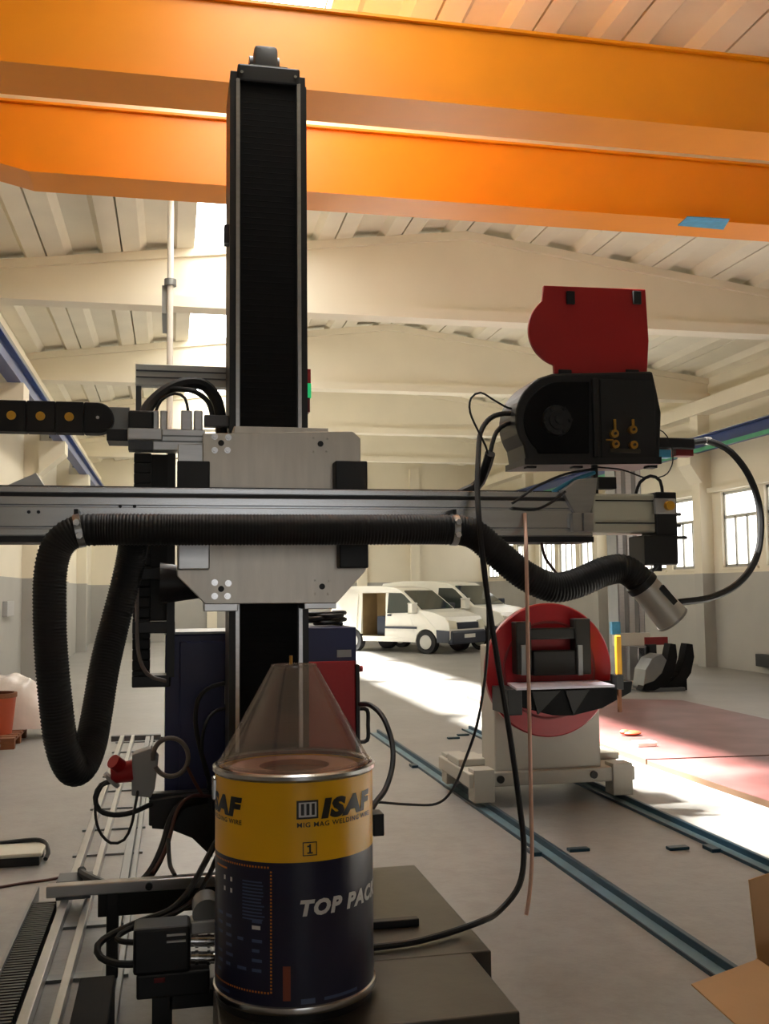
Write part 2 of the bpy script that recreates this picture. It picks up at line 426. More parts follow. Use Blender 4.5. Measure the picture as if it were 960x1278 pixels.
BG = 5.0
cr = thing('bridge_crane', (4.4, 7.3, 4.94), 'yellow double girder bridge crane spanning the hall under the roof', 'crane')
for (ya, yb), lab in (((6.33, 6.70), 0), ((8.0, 8.34), 1)):
    pr = [(-2.06, BG + .22), (-1.12, BG), (10.1, BG), (10.9, BG + .22), (10.9, BG + .54), (-2.06, BG + .54)]
    g = MB().prism(pr, ya, yb).build('girder', 'crane_yellow', cr, bevel=.006)
    m = MB()
    m.prism([(-2.06, BG + .205), (-1.12, BG - .015), (10.1, BG - .015), (10.9, BG + .205), (10.9, BG + .22), (10.1, BG), (-1.12, BG), (-2.06, BG + .22)], ya - .03, yb + .03)
    m.build('bottom_flange', 'crane_yellow', g)
    MB().box(-2.06, 10.9, ya - .03, yb + .03, BG + .54, BG + .56).build('top_flange', 'crane_yellow', g)
    if lab:
        q = [P(a, b, Z=BG - .017) for a, b in ((846, 281), (858, 270), (911, 273), (903, 286))]
        m = MB(); m.prism([(p.x, p.y) for p in q], BG - .022, BG - .015, 'Z'); s_ = m.build('blue_sticker', 'sticker_blue', g); s_['label'] = 'light blue plate stuck under the girder'
for x in (-2.12, 11.0):
    MB().bbox(x - .11, x + .11, 5.9, 8.8, 5.0, 5.30, .02).build('end_carriage', 'crane_yellow', cr)
    for y in (6.1, 8.55): MB().cyl((x - .04, y, 5.0535), (x + .04, y, 5.0535), .115).build('wheel', 'black_metal', cr, smooth=True)

# service pole and wall bits
a = P(212, 455, Y=12.3)
t = thing('service_pole', (a.x, 12.3, 0), 'thin pale service pole with a junction box rising to the roof', 'pole')
MB().cyl((a.x, 12.3, 0), (a.x, 12.3, roof_z(a.x) + .05), .038).build('pole', 'white_paint', t, smooth=True)
zb = P(212, 390, Y=12.3).z; zt = P(212, 355, Y=12.3).z
MB().box(a.x - .1, a.x - .03, 13.32, 12.35, zb, zt).build('junction_box', 'grey_alu', t)
MB().cyl((a.x, 12.3, zt - .02), (a.x, 12.3, zt + .06), .075).build('collar', 'grey_alu', t)
MB().cyl((a.x, 12.3, 0), (a.x, 12.3, .02), .12).build('foot_plate', 'grey_alu', t)

# ------------------------------------------------------------------ small helpers for the machine
def pbox(px0, py0, px1, py1, Y, depth, b=0.004, mb=None):
    q00, q10, q01, q11 = P(px0, py1, Y=Y), P(px1, py1, Y=Y), P(px0, py0, Y=Y), P(px1, py0, Y=Y); mb = mb or MB()
    a = Vector(((q00.x + q01.x) / 2, Y, (q00.z + q10.z) / 2)); c = Vector(((q10.x + q11.x) / 2, Y, (q01.z + q11.z) / 2))
    return mb.bbox(a.x, c.x, Y, Y + depth, a.z, c.z, min(b, abs(c.x - a.x) / 3, abs(c.z - a.z) / 3, depth / 3))
def hexbolt(p, r, h, parent, m='steel'):
    """washer and bolt head on a face that looks toward -Y"""
    w_ = MB().cyl(p, (p[0], p[1] - h * .3, p[2]), r, n=16).build('washer', m, parent)
    MB().cyl((p[0], p[1] - h * .3, p[2]), (p[0], p[1] - h, p[2]), r * .6, n=6).build('bolt_head', m, parent)

# ------------------------------------------------------------------ welding manipulator (column and boom)
wm = thing('welding_manipulator', (.5, 4.9, 0), 'tall black column and boom welding manipulator with aluminium saddle', 'machine')
PZ = .35
# base platform: two dark steel blocks
pf = MB().box(.2, 1.18, 3.71, 4.93, .08, PZ).build('base_platform', 'dark_steel', wm, bevel=.006)
MB().box(.28, .93, 4.93, 6.15, .08, PZ - .005).build('rear_block', 'dark_steel', pf, bevel=.006)
MB().box(.15, 1.10, 3.17, 3.71, .08, PZ).build('front_block', 'dark_steel', pf, bevel=.006)
MB().box(-.31, -.19, 3.25, 3.80, 0, .35).build('outrigger_foot', 'bellows_black', pf, bevel=.006)
MB().box(-.21, .15, 3.40, 3.50, .06, .16).build('outrigger_arm', 'black_metal', pf)
for y in (3.35, 5.9):
    for x in (.3, .85): MB().cyl((x, y - .05, .06), (x, y + .05, .06), .06).build('travel_wheel', 'black_metal', pf, smooth=True)
# column
cx0, cx1, CYF = .272, .652, 4.9
col_ = MB().box(cx0, cx1, CYF + .02, CYF + .42, PZ - .008, 4.33).build('column', 'black_metal', wm, bevel=.004)
bel = MB(); nb = 132
for i in range(nb):
    z = PZ + .02 + i * (3.93 / nb); bel.prism([(CYF + .018, z), (CYF + .0155, z + .015), (CYF + .018, z + .03)], cx0 + .052, cx1 - .052, 'X')
bel.box(cx0 + .052, cx1 - .052, CYF + .016, CYF + .03, PZ, 4.32); b_ = bel.build('bellows', 'bellows_black', col_); b_['kind'] = 'stuff'
for x in (cx0 + .028, cx1 - .046): MB().box(x, x + .018, CYF - .004, CYF + .03, PZ, 4.28).build('edge_strip', 'aluminium', col_)
for x in (cx0, cx1 - .03): MB().box(x - .003, x + .033, CYF + .004, CYF + .05, PZ, 4.27).build('side_flange', 'black_metal', col_)
MB().bbox(cx0 + .035, cx1 - .03, CYF - .005, CYF + .40, 4.27, 4.36, .01).build('top_cap', 'black_metal', col_)
for x in (cx0 + .055, cx1 - .055):
    MB().cyl((x, CYF - .006, 4.31), (x, CYF - .014, 4.31), .008).build('cap_screw', 'steel', col_)
mp = MB().prism([(.36, 4.355), (.575, 4.355), (.56, 4.38), (.375, 4.38)], CYF + .03, CYF + .3).build('motor_plate', 'grey_alu', col_)
m = MB(); m.bbox(.395, .515, CYF + .05, CYF + .27, 4.375, 4.50, .018); m.cyl((.375, CYF + .15, 4.43), (.40, CYF + .15, 4.43), .05); m.cyl((.515, CYF + .15, 4.44), (.53, CYF + .15, 4.44), .045)
m.build('lift_motor', 'motor_grey', mp, smooth=True)
MB().box(cx0 - .025, cx0, CYF + .1, CYF + .16, P(284, 303, Y=5).z, P(284, 280, Y=5).z).build('limit_switch', 'motor_grey', col_)
# indicator stack on the column side
a0 = P(386, 515, Y=4.98); a1 = P(386, 462, Y=4.98); hh = (a1.z - a0.z) / 3
sg = MB().box(cx1, cx1 + .022, 4.96, 5.02, a0.z, a0.z + hh).build('signal_box', 'dark_red', col_)
MB().box(cx1, cx1 + .028, 4.955, 5.025, a0.z + hh, a0.z + 2 * hh).build('green_lamp', 'light_green', sg)['label'] = 'small glowing green lamp'
MB().box(cx1, cx1 + .026, 4.955, 5.025, a0.z + 2 * hh, a1.z).build('red_lamp', 'machine_red', sg)['label'] = 'small red lamp'
# saddle plate with roller housings
sp = MB().pprism([(253, 541), (440, 538), (450, 547), (451, 612), (457, 690), (457, 712), (420, 753), (256, 754), (221, 719), (221, 612), (253, 577)], 4.66, .03).build('saddle_plate', 'plate_aluminium', wm, bevel=.004)
pbox(292, 533, 410, 545, 4.685, .215, .003).build('top_guide', 'plate_aluminium', sp)
pbox(255, 751, 297, 763, 4.68, .225, .003).build('lower_guide', 'aluminium', sp)
pbox(380, 750, 420, 760, 4.68, .225, .003).build('lower_guide', 'aluminium', sp)
for bx in ((221, 575, 262, 624), (419, 575, 459, 624), (424, 662, 460, 709)):
    pbox(*bx, 4.574, .09, .006).build('roller_housing', 'black_metal', sp)
o = pbox(222, 662, 262, 711, 4.574, .09, .006).build('roller_housing', 'aluminium', sp); o['label'] = 'bright aluminium roller housing'
for hx, hy, big in ((276, 553, 1), (400, 554, 0), (276, 735, 1), (402, 732, 0)):
    c = P(hx, hy, Y=4.66)
    MB().cyl((c.x, 4.662, c.z), (c.x, 4.655, c.z), .014, n=14).build('eccentric_hole', 'black_metal', sp)
    for dx, dy in ((-8, -8), (9, -7), (-8, 9), (8, 9)):
        c = P(hx + dx, hy + dy, Y=4.66); hexbolt((c.x, 4.66, c.z), .015 if big else .008, .014, sp, 'steel' if big else 'plate_aluminium')
# dark lift gearbox behind the saddle
m = MB(); c0 = P(205, 728, Y=4.85); c1 = P(243, 728, Y=4.85)
m.cyl((c0.x - .02, 4.86, c0.z), (.29, 4.86, c1.z), .098, .05); m.build('lift_gearbox', 'black_metal', wm, smooth=True)
# boom
BY0, BY1, BZ0, BZ1, BX0, BX1 = 4.35, 4.58, 1.915, 2.158, -1.75, 1.915
bm_ = MB().box(BX0, BX1, BY0 + .012, BY1, BZ0 + .025, BZ1 - .01).build('boom', 'aluminium_boom', wm)
for za, zb in ((BZ0 + .028, 1.972), (1.979, 2.064), (2.071, 2.106), (2.122, 2.146)):
    MB().bbox(BX0, BX1 - .002, BY0, BY0 + .013, za, zb, .003).build('profile_ridge', 'aluminium_boom', bm_)
MB().box(BX0, BX1 - .05, BY0 + .10, BY1, BZ1 - .01, BZ1 + .004).build('gear_rack', 'black_metal', bm_)
MB().box(BX0, BX1 + .003, BY0 + .002, BY1, BZ0, BZ0 + .026).build('bottom_strip', 'black_metal', bm_)
MB().box(BX0, BX1 - .004, BY0 + .006, BY0 + .014, 2.107, 2.121).build('groove_shade', 'black_metal', bm_)  # black strip that paints the groove's shade darker
for px in (36, 48, 150, 168): c = P(px, 639 if px < 100 else 632, Y=BY0); MB().cyl((c.x, BY0 + .001, c.z), (c.x, BY0 - .003, c.z), .007, n=12).build('rivet', 'black_metal', bm_)
m = MB().pprism([(8, 606), (45, 590), (55, 606), (40, 622), (8, 622)], 4.47, .05).build('end_stop', 'aluminium', bm_)
# boom end: clamp, bracket, slide box
for a_, b_ in ((715, 727), (729, 741)): pbox(a_, 640, b_, 663, 4.315, .035, .003).build('clamp_block', 'aluminium', bm_)
MB().pprism([(702, 612), (722, 598), (746, 596), (744, 618), (737, 641), (718, 641)], 4.33, .05).build('angle_bracket', 'aluminium', bm_, bevel=.004)
pbox(739.5, 616, 821, 665, 4.33, .20, .01).build('slide_box', 'cream_box', bm_)['label'] = 'cream rectangular motor box at the end of the boom'
for yy in (624, 652): pbox(744, yy, 819, yy + 1.5, 4.322, .01, .0005).build('box_groove', 'olive_dark', bm_)
pbox(741, 579, 747, 620, 4.45, .03, .003).build('feeder_post', 'black_metal', bm_)
pbox(747, 595, 770, 610, 4.40, .06, .004).build('feeder_clamp', 'black_metal', bm_)
# torch head box
th = pbox(820, 614, 846, 704, 4.31, .16, .006).build('torch_head', 'black_metal', wm)
pbox(805, 668, 846, 705, 4.30, .17, .006).build('torch_lower_box', 'black_metal', th)
pbox(818, 622, 844, 641, 4.295, .02, .004).build('grey_connector', 'grey_plastic', th)
c = P(836, 631, Y=4.28); MB().cyl((c.x, 4.295, c.z), (c.x, 4.27, c.z), .022).build('yellow_knob', 'yellow_plastic', th, smooth=True)['label'] = 'yellow adjusting knob'
for yy in (642, 656, 671):
    c = P(845, yy, Y=4.36); MB().cyl((c.x - .04, c.y, c.z), (c.x + (.05 if yy == 671 else .018), c.y, c.z), .008, n=10).build('side_pin', 'black_metal', th)
# support frame left behind the column
fr = pbox(169, 456, 291, 482, 5.31, .08, .004).build('support_frame', 'frame_grey', wm)
for yy in (463, 471): pbox(170, yy, 286, yy + 1.6, 5.302, .01, .0005).build('slot', 'motor_grey', fr)
pbox(169, 480, 176, 612, 5.34, .05, .003).build('frame_leg', 'motor_grey', fr)
a_ = P(191, 535, Y=4.78); c_ = P(256, 563, Y=4.78)
ar = MB().bbox(a_.x, c_.x, 4.78, 4.88, c_.z, a_.z, .004).build('side_arm', 'aluminium', wm)
for yy in (543, 550): pbox(192, yy, 254, yy + 1.6, 4.772, .012, .0005).build('slot', 'grey_alu', ar)
pbox(159, 534, 203, 549, 4.76, .1, .006).build('arm_bracket', 'aluminium', ar)
pbox(160, 549, 192, 562, 4.80, .08, .004).build('arm_clamp', 'motor_grey', ar)
pbox(222, 554, 262, 577, 4.68, .12, .004).build('arm_plate', 'aluminium', ar)
for x0_, x1_ in ((190, 198), (200, 209), (226, 240), (242, 253)): pbox(x0_, 512, x1_, 537, 4.80, .07, .006).build('cable_connector', 'aluminium', ar)
pbox(255, 518, 292, 532, 4.95, .06, .004).build('cable_tray', 'motor_grey', ar)
m = MB(); pbox(160, 512, 192, 536, 4.79, .13, .01, m); m.build('cable_clamp', 'black_metal', ar)

# cables that arch over the side arm
cable('arched_cable_bundle', [(178, 521, 4.915), (187, 505, 4.95), (206, 488, 4.99), (232, 478, 5.03), (255, 481, 5.06), (269, 497, 5.07), (275, 520, 5.07), (277, 550, 5.07)], .030, 'rubber_black', 'thick black cable bundle arching behind the column top-left of the saddle plate')
cable('arched_cable', [(194, 515, 4.84), (201, 500, 4.85), (218, 491, 4.86), (231, 497, 4.85), (235, 515, 4.84)], .007, 'rubber_black', 'thin dark cable looping between the silver connectors', 'cable')
cable('arched_cable', [(211, 486, 4.985), (226, 486, 4.955), (244, 489, 4.95), (260, 502, 4.96), (266, 522, 4.975)], .013, 'rubber_black', 'medium black cable under the thick arched bundle', 'cable')

# energy chain running out to the side
ch = thing('drag_chain', tuple(P(70, 541, Y=4.90)), 'black drag chain of rounded links with yellow pins beside the saddle arm', 'drag chain')
zl = P(70, 520, Y=4.90).z; r_ = .074; x_end = P(122, 519, Y=4.90).x; pit = x_end - P(86.5, 519, Y=4.90).x
link_src = None; pin_src = None; link2 = None
for i in range(9):
    xc = x_end - i * pit
    if link_src is None:
        pts = [(xc + r_ * math.cos(t), zl + r_ * math.sin(t)) for t in [math.pi * (-.5 + k / 12) for k in range(13)]] + [(xc - pit * .5 + .001, zl + r_), (xc - pit * .5 + .001, zl - r_)]
        lk = MB().prism(pts, 4.90, 4.99).build('chain_link', 'rubber_black', ch, bevel=.006); link_src = lk
        pn = MB().cyl((xc, 4.902, zl), (xc, 4.892, zl), .008).build('end_screw', 'steel', ch)
    else:
        if link2 is None: link2 = MB().prism([(xc + pit * .5 - .001, zl + r_), (xc + pit * .5 - .001, zl - r_), (xc - pit * .5 + .001, zl - r_), (xc - pit * .5 + .001, zl + r_)], 4.90, 4.99).build('chain_link', 'rubber_black', ch, bevel=.004); l20 = i
        else: copy_part(link2, ch, Vector((-(i - l20) * pit, 0, 0)))
        if pin_src is None:
            pin_src = MB().cyl((xc, 4.902, zl), (xc, 4.890, zl), .021).build('yellow_pin', 'yellow_plastic', ch, smooth=True); pin0 = i
        else: copy_part(pin_src, ch, Vector((-(i - pin0) * pit, 0, 0)))
pbox(136, 508, 162, 536, 4.96, .02, .003).build('end_bracket', 'grey_alu', ch)
pbox(133, 535, 163, 550, 4.84, .18, .004).build('end_block', 'black_metal', ch)

# hanging vertical cable chain left of the column
vc = thing('cable_chain_loop', tuple(P(190, 850, Y=5.25)), 'black hanging cable chain with grey straps left of the column', 'cable chain')
zt_, zb_ = P(185, 565, Y=5.25).z, P(185, 850, Y=5.25).z; xa_, xb_ = P(166, 700, Y=5.25).x, P(188, 700, Y=5.25).x
nl = 22; src = None
for i in range(nl):
    z = zb_ + (zt_ - zb_) * i / nl
    if src is None:
        src = MB().bbox(xa_, xb_, 5.25, 5.35, z, z + (zt_ - zb_) / nl, .006).build('chain_link', 'rubber_black', vc)
    else: copy_part(src, vc, Vector((0, 0, z - zb_)))
m = MB().bbox(xb_ - .004, xb_ + .1, 5.30, 5.36, zb_ + .3, zt_, .006).build('back_strap', 'olive_dark', vc)
xr_ = P(214, 700, Y=5.2).x
MB().box(xr_ - .022, xr_ + .018, 5.2, 5.24, zb_ + .02, zt_).build('guide_post', 'black_metal', vc)
for yy in (716, 783): zz = P(190, yy, Y=5.24).z; MB().bbox(xa_, xr_ + .02, 5.22, 5.26, zz - .03, zz + .03, .005).build('cross_strap', 'black_metal', vc)
MB().bbox(xa_, xr_, 5.22, 5.38, zb_ - .03, zb_ + .03, .008).build('bottom_tray', 'black_metal', vc)
cable('cable', [(172, 690, 5.24), (171, 760, 5.23), (173, 815, 5.22), (185, 842, 5.21), (208, 850, 5.2)], .010, 'grey_cable', '', parent=vc)

# ------------------------------------------------------------------ extraction hose
hp = [(172, 640, 4.635), (168, 668, 4.66), (164, 695, 4.71), (156, 730, 4.73), (143, 780, 4.72), (131, 830, 4.66), (121, 890, 4.58), (113, 930, 4.50), (103, 954, 4.43), (93, 961, 4.38), (84, 950, 4.34), (76, 925, 4.31), (71, 890, 4.29),
      (65, 830, 4.27), (62, 770, 4.26), (63, 715, 4.26), (72, 682, 4.26), (92, 665, 4.26), (120, 661, 4.26), (200, 661, 4.26), (330, 661, 4.26), (460, 661, 4.26), (555, 661, 4.26), (590, 666, 4.26), (620, 690, 4.25), (655, 718, 4.24),
      (690, 733, 4.24), (722, 727, 4.24), (752, 714, 4.24), (776, 710, 4.24), (793, 719, 4.24), (803, 731, 4.24)]
path = spline(pxpath(hp), .0045)
m = MB().tube(path, .066, 20, True, lambda i: .068 if i % 3 == 0 else .0635)
hose = tag(m.build('extraction_hose', 'rubber_black', None, smooth=False), 'long black corrugated extraction hose running along the boom and hanging in a loop', 'hose')
for v in hose.data.polygons: v.use_smooth = True
def hose_clamp(px, py):
    q_ = P(px, py, Y=4.26); k_ = min(range(len(path)), key=lambda n_: (path[n_] - q_).length); c = path[k_]; d_ = (path[min(k_ + 3, len(path) - 1)] - path[k_ - 3]).normalized()
    n_ = Vector((-d_.z, 0, d_.x)).normalized(); n_ = n_ if n_.z > 0 else -n_
    k = thing('hose_clamp', (c.x, c.y, c.z - .07), 'silver hose clamp ' + ('at the bend above the hanging loop' if px < 300 else 'where the hose leaves the boom'), 'clamp')
    MB().cyl(c - d_ * .014, c + d_ * .014, .0705, n=28).build('band', 'aluminium', k, smooth=True)
    for dz in (-.025, .03): e_ = c + n_ * dz; MB().cyl((e_.x, c.y - .062, e_.z), (e_.x, c.y - .083, e_.z), .014, n=6).build('screw', 'steel', k)
    e_ = c + n_ * .066
    MB().box(e_.x - .008, e_.x + .008, c.y - .012, 4.3505, e_.z, e_.z + .024).build('mounting_lug', 'black_metal', k)
hose_clamp(100, 663); hose_clamp(566, 662)
# suction nozzle at the hose end
n0, n1 = P(800, 727, Y=4.24), P(838, 771, Y=4.24)
nz = thing('suction_nozzle', tuple(n1), 'brushed metal suction nozzle on the end of the black hose', 'nozzle')
MB().cyl(n0, n1, .066, .078, 28, False).build('cone', 'nozzle_metal', nz, smooth=True)
MB().cyl(n1, n1 + (n1 - n0).normalized() * .01, .081, n=28).build('rim', 'aluminium', nz, smooth=True)
d_ = (n1 - n0).normalized(); MB().cyl(n0 - d_ * .012, n0 + d_ * .02, .074, n=28).build('clamp_ring', 'black_metal', nz, smooth=True)
up_ = Vector((d_.z, 0, -d_.x)); up_ = up_ if up_.x > 0 else -up_
cn = (n0 + n1) / 2 + up_ * .035 + Vector((0, -.072, 0))
m = MB(); e1, e2 = d_ * .05, up_ * .014
m.add([cn - e1 - e2, cn + e1 - e2, cn + e1 + e2, cn - e1 + e2] + [v + Vector((0, .02, 0)) for v in (cn - e1 - e2, cn + e1 - e2, cn + e1 + e2, cn - e1 + e2)], [(0,1,2,3),(4,7,6,5),(0,4,5,1),(1,5,6,2),(2,6,7,3),(3,7,4,0)])
m.build('slot', 'black_metal', nz)
q0 = n0 + up_ * .075; MB().cyl(q0, q0 + up_ * .04, .008).build('wing_screw', 'black_metal', nz)
MB().bbox(q0.x + .01, q0.x + .05, 4.235, 4.245, q0.z + .0, q0.z + .035, .003).build('wing', 'black_metal', nz)

# ------------------------------------------------------------------ wire feeder
FY = 4.40
wf = thing('wire_feeder', tuple(P(738, 578, Y=FY)), 'black welding wire feeder with its red lid swung open above the boom', 'wire feeder')
arc = [(700 - 56 * math.cos(t), 522 - 58 * math.sin(t)) for t in [math.radians(a_) for a_ in range(-35, 66, 8)]]
body_ = MB().pprism([(658, 578)] + arc + [(690, 466), (815, 463), (821, 490), (826, 515), (824, 577)], FY + .03, .26).build('housing', 'black_metal', wf, bevel=.012)
arc2 = [(700 - 46 * math.cos(t), 524 - 48 * math.sin(t)) for t in [math.radians(a_) for a_ in range(-50, 91, 10)]]
MB().pprism(arc2 + [(736, 476), (736, 566), (672, 566)], FY + .022, .012).build('spool_cover', 'bellows_black', body_, bevel=.006)
c = P(697, 524, Y=FY)
for r0, h0, mt in ((.078, .026, 'black_metal'), (.05, .036, 'rubber_black'), (.02, .044, 'black_metal')): MB().cyl((c.x, FY + .03, c.z), (c.x, FY + .03 - h0, c.z), r0, r0 * .9, 28).build('spool_hub', mt, body_, smooth=True)
for k in range(6):
    t_ = k * math.pi / 3; MB().cyl((c.x + .062 * math.cos(t_), FY + .01, c.z + .062 * math.sin(t_)), (c.x + .062 * math.cos(t_), FY - .004, c.z + .062 * math.sin(t_)), .01, n=10).build('hub_pin', 'rubber_black', body_)
pbox(741, 472, 747, 570, FY + .012, .02, .003).build('divider', 'rubber_black', body_)
pbox(750, 474, 818, 572, FY + .024, .01, .003).build('drive_panel', 'rubber_black', body_)
for rx, ry in ((768, 541), (791, 536), (769, 554), (792, 555)):
    c = P(rx, ry, Y=FY); rl = MB().cyl((c.x, FY + .024, c.z), (c.x, FY, c.z), .020, n=20).build('drive_roller', 'brass', body_, smooth=True)
    MB().cyl((c.x, FY, c.z), (c.x, FY - .008, c.z), .007, n=10).build('roller_screw', 'dark_steel', rl)
for rx in (768, 791): pbox(rx - 1.5, 523, rx + 1.5, 536, FY + .005, .01, .002).build('pressure_arm', 'brass', body_)
pbox(757, 548, 766, 550, FY + .01, .006, .001).build('wire_guide', 'brass', body_)
pbox(762, 560, 800, 565, FY + .012, .01, .002).build('terminal_strip', 'dark_steel', body_)
# curved grey spool hood on the back side
hc = P(694, 520, Y=FY + .2)
MB().lathe([(.0, 0), (.175, 0), (.187, .05), (.187, .13), (.16, .17), (0, .17)], (hc.x, FY + .2, hc.z), 40, 'Y').build('spool_hood', 'motor_grey', wf, smooth=True)
MB().pprism([(655, 572), (826, 570), (826, 579), (655, 580)], FY + .02, .28).build('base_plate', 'black_metal', wf)
for fx in (664, 722, 815): pbox(fx - 6, 579, fx + 6, 584, FY + .08, .05, .003).build('rubber_foot', 'rubber_black', wf)
arc3 = [(708 - 48 * math.cos(t), 411 - 47 * math.sin(t)) for t in [math.radians(a_) for a_ in range(-70, 53, 6)]]
lid = MB().pprism(arc3 + [(679, 356), (806, 361), (810, 425), (808, 466), (692, 466)], FY + .06, .022).build('lid', 'machine_red', wf, bevel=.004)
lid['label'] = 'red side lid standing open'
for lx in (713, 796): pbox(lx - 5, 363, lx + 5, 379, FY + .045, .016, .003).build('latch', 'rubber_black', lid)
for lx in (706, 790): pbox(lx - 8, 461, lx + 8, 467, FY + .05, .03, .003).build('hinge', 'rubber_black', lid)
o = pbox(816, 561, 838, 571, FY + .08, .05, .003).build('blue_plug', 'sticker_blue', wf); o['label'] = 'small light blue plug'
o = pbox(844, 556, 866, 569, FY + .1, .06, .003).build('red_plug', 'dark_red', wf)
pbox(814, 546, 868, 560, FY + .08, .06, .008).build('torch_socket', 'rubber_black', wf)
cable('feeder_power_cable', pxpath([(648, 517, 4.52), (630, 516, 4.52), (612, 522, 4.52), (600, 540, 4.49), (597, 570, 4.4), (596, 612, 4.28), (599, 660, 4.17), (608, 740, 4.16), (622, 830, 4.15), (637, 920, 4.14), (648, 1000, 4.13), (654, 1060, 4.1), (648, 1105, 4.05), (622, 1138, 4.0)]) + [P(600, 1150, Z=PZ + .05), P(570, 1161, Z=PZ + .022), P(540, 1170, Z=PZ + .018), P(510, 1177, Z=PZ + .016), P(462, 1183, Z=PZ + .016)], .0125, 'rubber_black', 'long black cable hanging from the wire feeder down onto the dark platform', world=True)
cable('feeder_control_cable', [(648, 511, 4.52), (634, 509, 4.52), (616, 499, 4.50), (600, 490, 4.48), (588, 497, 4.46), (587, 515, 4.44), (598, 540, 4.43), (606, 556, 4.43), (609, 566, 4.44)], .005, 'rubber_black', 'thin black cable looping beside the wire feeder')
cable('feeder_gas_hose', [(650, 527, 4.52), (632, 529, 4.52), (620, 539, 4.51), (614, 556, 4.48), (611, 572, 4.46)], .011, 'rubber_black', 'short black hose bending down from the wire feeder')
cable('cable_sleeve', [(612, 566, 4.45), (605, 588, 4.53), (595, 606, 4.605), (572, 618, 4.602)], .025, 'rubber_black', 'thick black cable sleeve tucked behind the boom under the feeder')
cable('torch_cable', [(866, 552, 4.49), (886, 551, 4.48), (912, 564, 4.47), (936, 596, 4.46), (949, 640, 4.45), (946, 690, 4.42), (925, 725, 4.38), (890, 745, 4.32), (846, 752, 4.27)], .017, 'rubber_black', 'thick black torch cable curving from the feeder to the suction nozzle')
c = P(880, 550, Y=4.485); tag(MB().cyl(c, (c.x + .03, c.y, c.z - .002), .0195).build('cable_ring', 'aluminium', None, smooth=True), 'pale metal ring on the torch cable beside the feeder', 'ring')
cable('signal_cable', [(816, 534, 4.47), (828, 539, 4.468), (837, 553, 4.465), (840, 575, 4.455), (833, 591, 4.42), (819, 597, 4.402)], .003, 'rubber_black', 'very thin black wire drooping right of the feeder by the blue plug')
cable('signal_cable', [(794, 616, 4.40), (799, 602, 4.40), (812, 594, 4.40), (824, 600, 4.40), (827, 616, 4.40)], .008, 'rubber_black', 'black cable hump between the cream box and the torch head')
cable('signal_cable', [(640, 628, 4.3445), (656, 617, 4.3445), (668, 608, 4.345), (705, 592, 4.39), (743, 585, 4.452)], .006, 'rubber_black', 'black wire slanting up from the boom to the feeder post')
cable('signal_cable', [(640, 634, 4.3445), (668, 636, 4.3445), (690, 626, 4.342), (706, 613, 4.33)], .006, 'rubber_black', 'black wire lying on the boom front below the angle bracket')
cable('signal_cable', [(745, 583, 4.455), (775, 586, 4.44), (798, 594, 4.415), (806, 597, 4.402)], .004, 'rubber_black', 'thin wire crossing under the feeder right of its post')
cable('blue_air_hose', [(690, 614, 4.42), (715, 600, 4.42), (742, 590, 4.455)], .010, 'sticker_blue', 'short blue air hose lying on the boom end')
cable('drop_cable', [(676, 676, 4.42), (680, 695, 4.40), (692, 712, 4.33), (700, 724, 4.295)], .007, 'brown_cable', 'brown cable dropping from the boom behind the hose')
cable('wire_conduit', [(655, 641, 4.343), (656, 660, 4.30), (657, 690, 4.15), (659, 800, 4.14), (661, 900, 4.14), (663, 1000, 4.13), (664, 1070, 4.12), (661, 1115, 4.11), (657, 1142, 4.10)], .0088, 'conduit_pink', 'pinkish copper wire conduit hanging straight down from the boom', 'conduit')

# ------------------------------------------------------------------ wire drum and hood
DC = Vector((.415, 3.50, PZ)); DR = .268; DH = .765
def z_px(py): return P(371, py, Y=DC.y - DR).z
zs_ = z_px(1077)
dr = thing('wire_drum', tuple(DC), 'yellow and dark blue welding wire drum standing on the platform', 'drum')
zb0 = DC.z
ztop = DC.z + DH
MB().lathe([(0, zb0), (DR - .008, zb0), (DR - .008, zb0 + .05), (DR - .004, zb0 + .07)], (DC.x, DC.y, 0)).build('base_ring', 'black_metal', dr, smooth=True)
MB().lathe([(DR - .004, zb0 + .025), (DR + .006, zb0 + .03), (DR + .009, zb0 + .04), (DR + .006, zb0 + .052), (DR, zb0 + .055), (DR, zb0 + .045)], (DC.x, DC.y, 0)).build('bottom_hoop', 'steel', dr, smooth=True)
MB().lathe([(DR, zb0 + .05), (DR, zs_)], (DC.x, DC.y, 0), 96).build('blue_wrap', 'drum_blue', dr, smooth=True)['label'] = 'dark blue printed lower part'
MB().lathe([(DR + .0005, zs_), (DR + .0005, ztop - .015)], (DC.x, DC.y, 0), 96).build('yellow_wrap', 'drum_yellow', dr, smooth=True)['label'] = 'yellow printed upper part'
MB().lathe([(DR - .012, ztop - .02), (DR + .003, ztop - .022), (DR + .010, ztop - .014), (DR + .010, ztop - .002), (DR + .002, ztop + .004), (DR - .012, ztop)], (DC.x, DC.y, 0), 96).build('top_hoop', 'steel', dr, smooth=True)
MB().lathe([(0, ztop - .03), (DR, ztop - .03)], (DC.x, DC.y, 0)).build('drum_lid', 'wood', dr)
c = P(270, 985, Y=DC.y); MB().bbox(c.x - .014, c.x + .002, DC.y - .03, DC.y + .03, c.z - .03, c.z + .04, .004).build('hoop_lever', 'steel', dr)
PHI0 = math.degrees(math.atan2(-(DC.x), DC.y))        # the side of the drum that faces the viewer
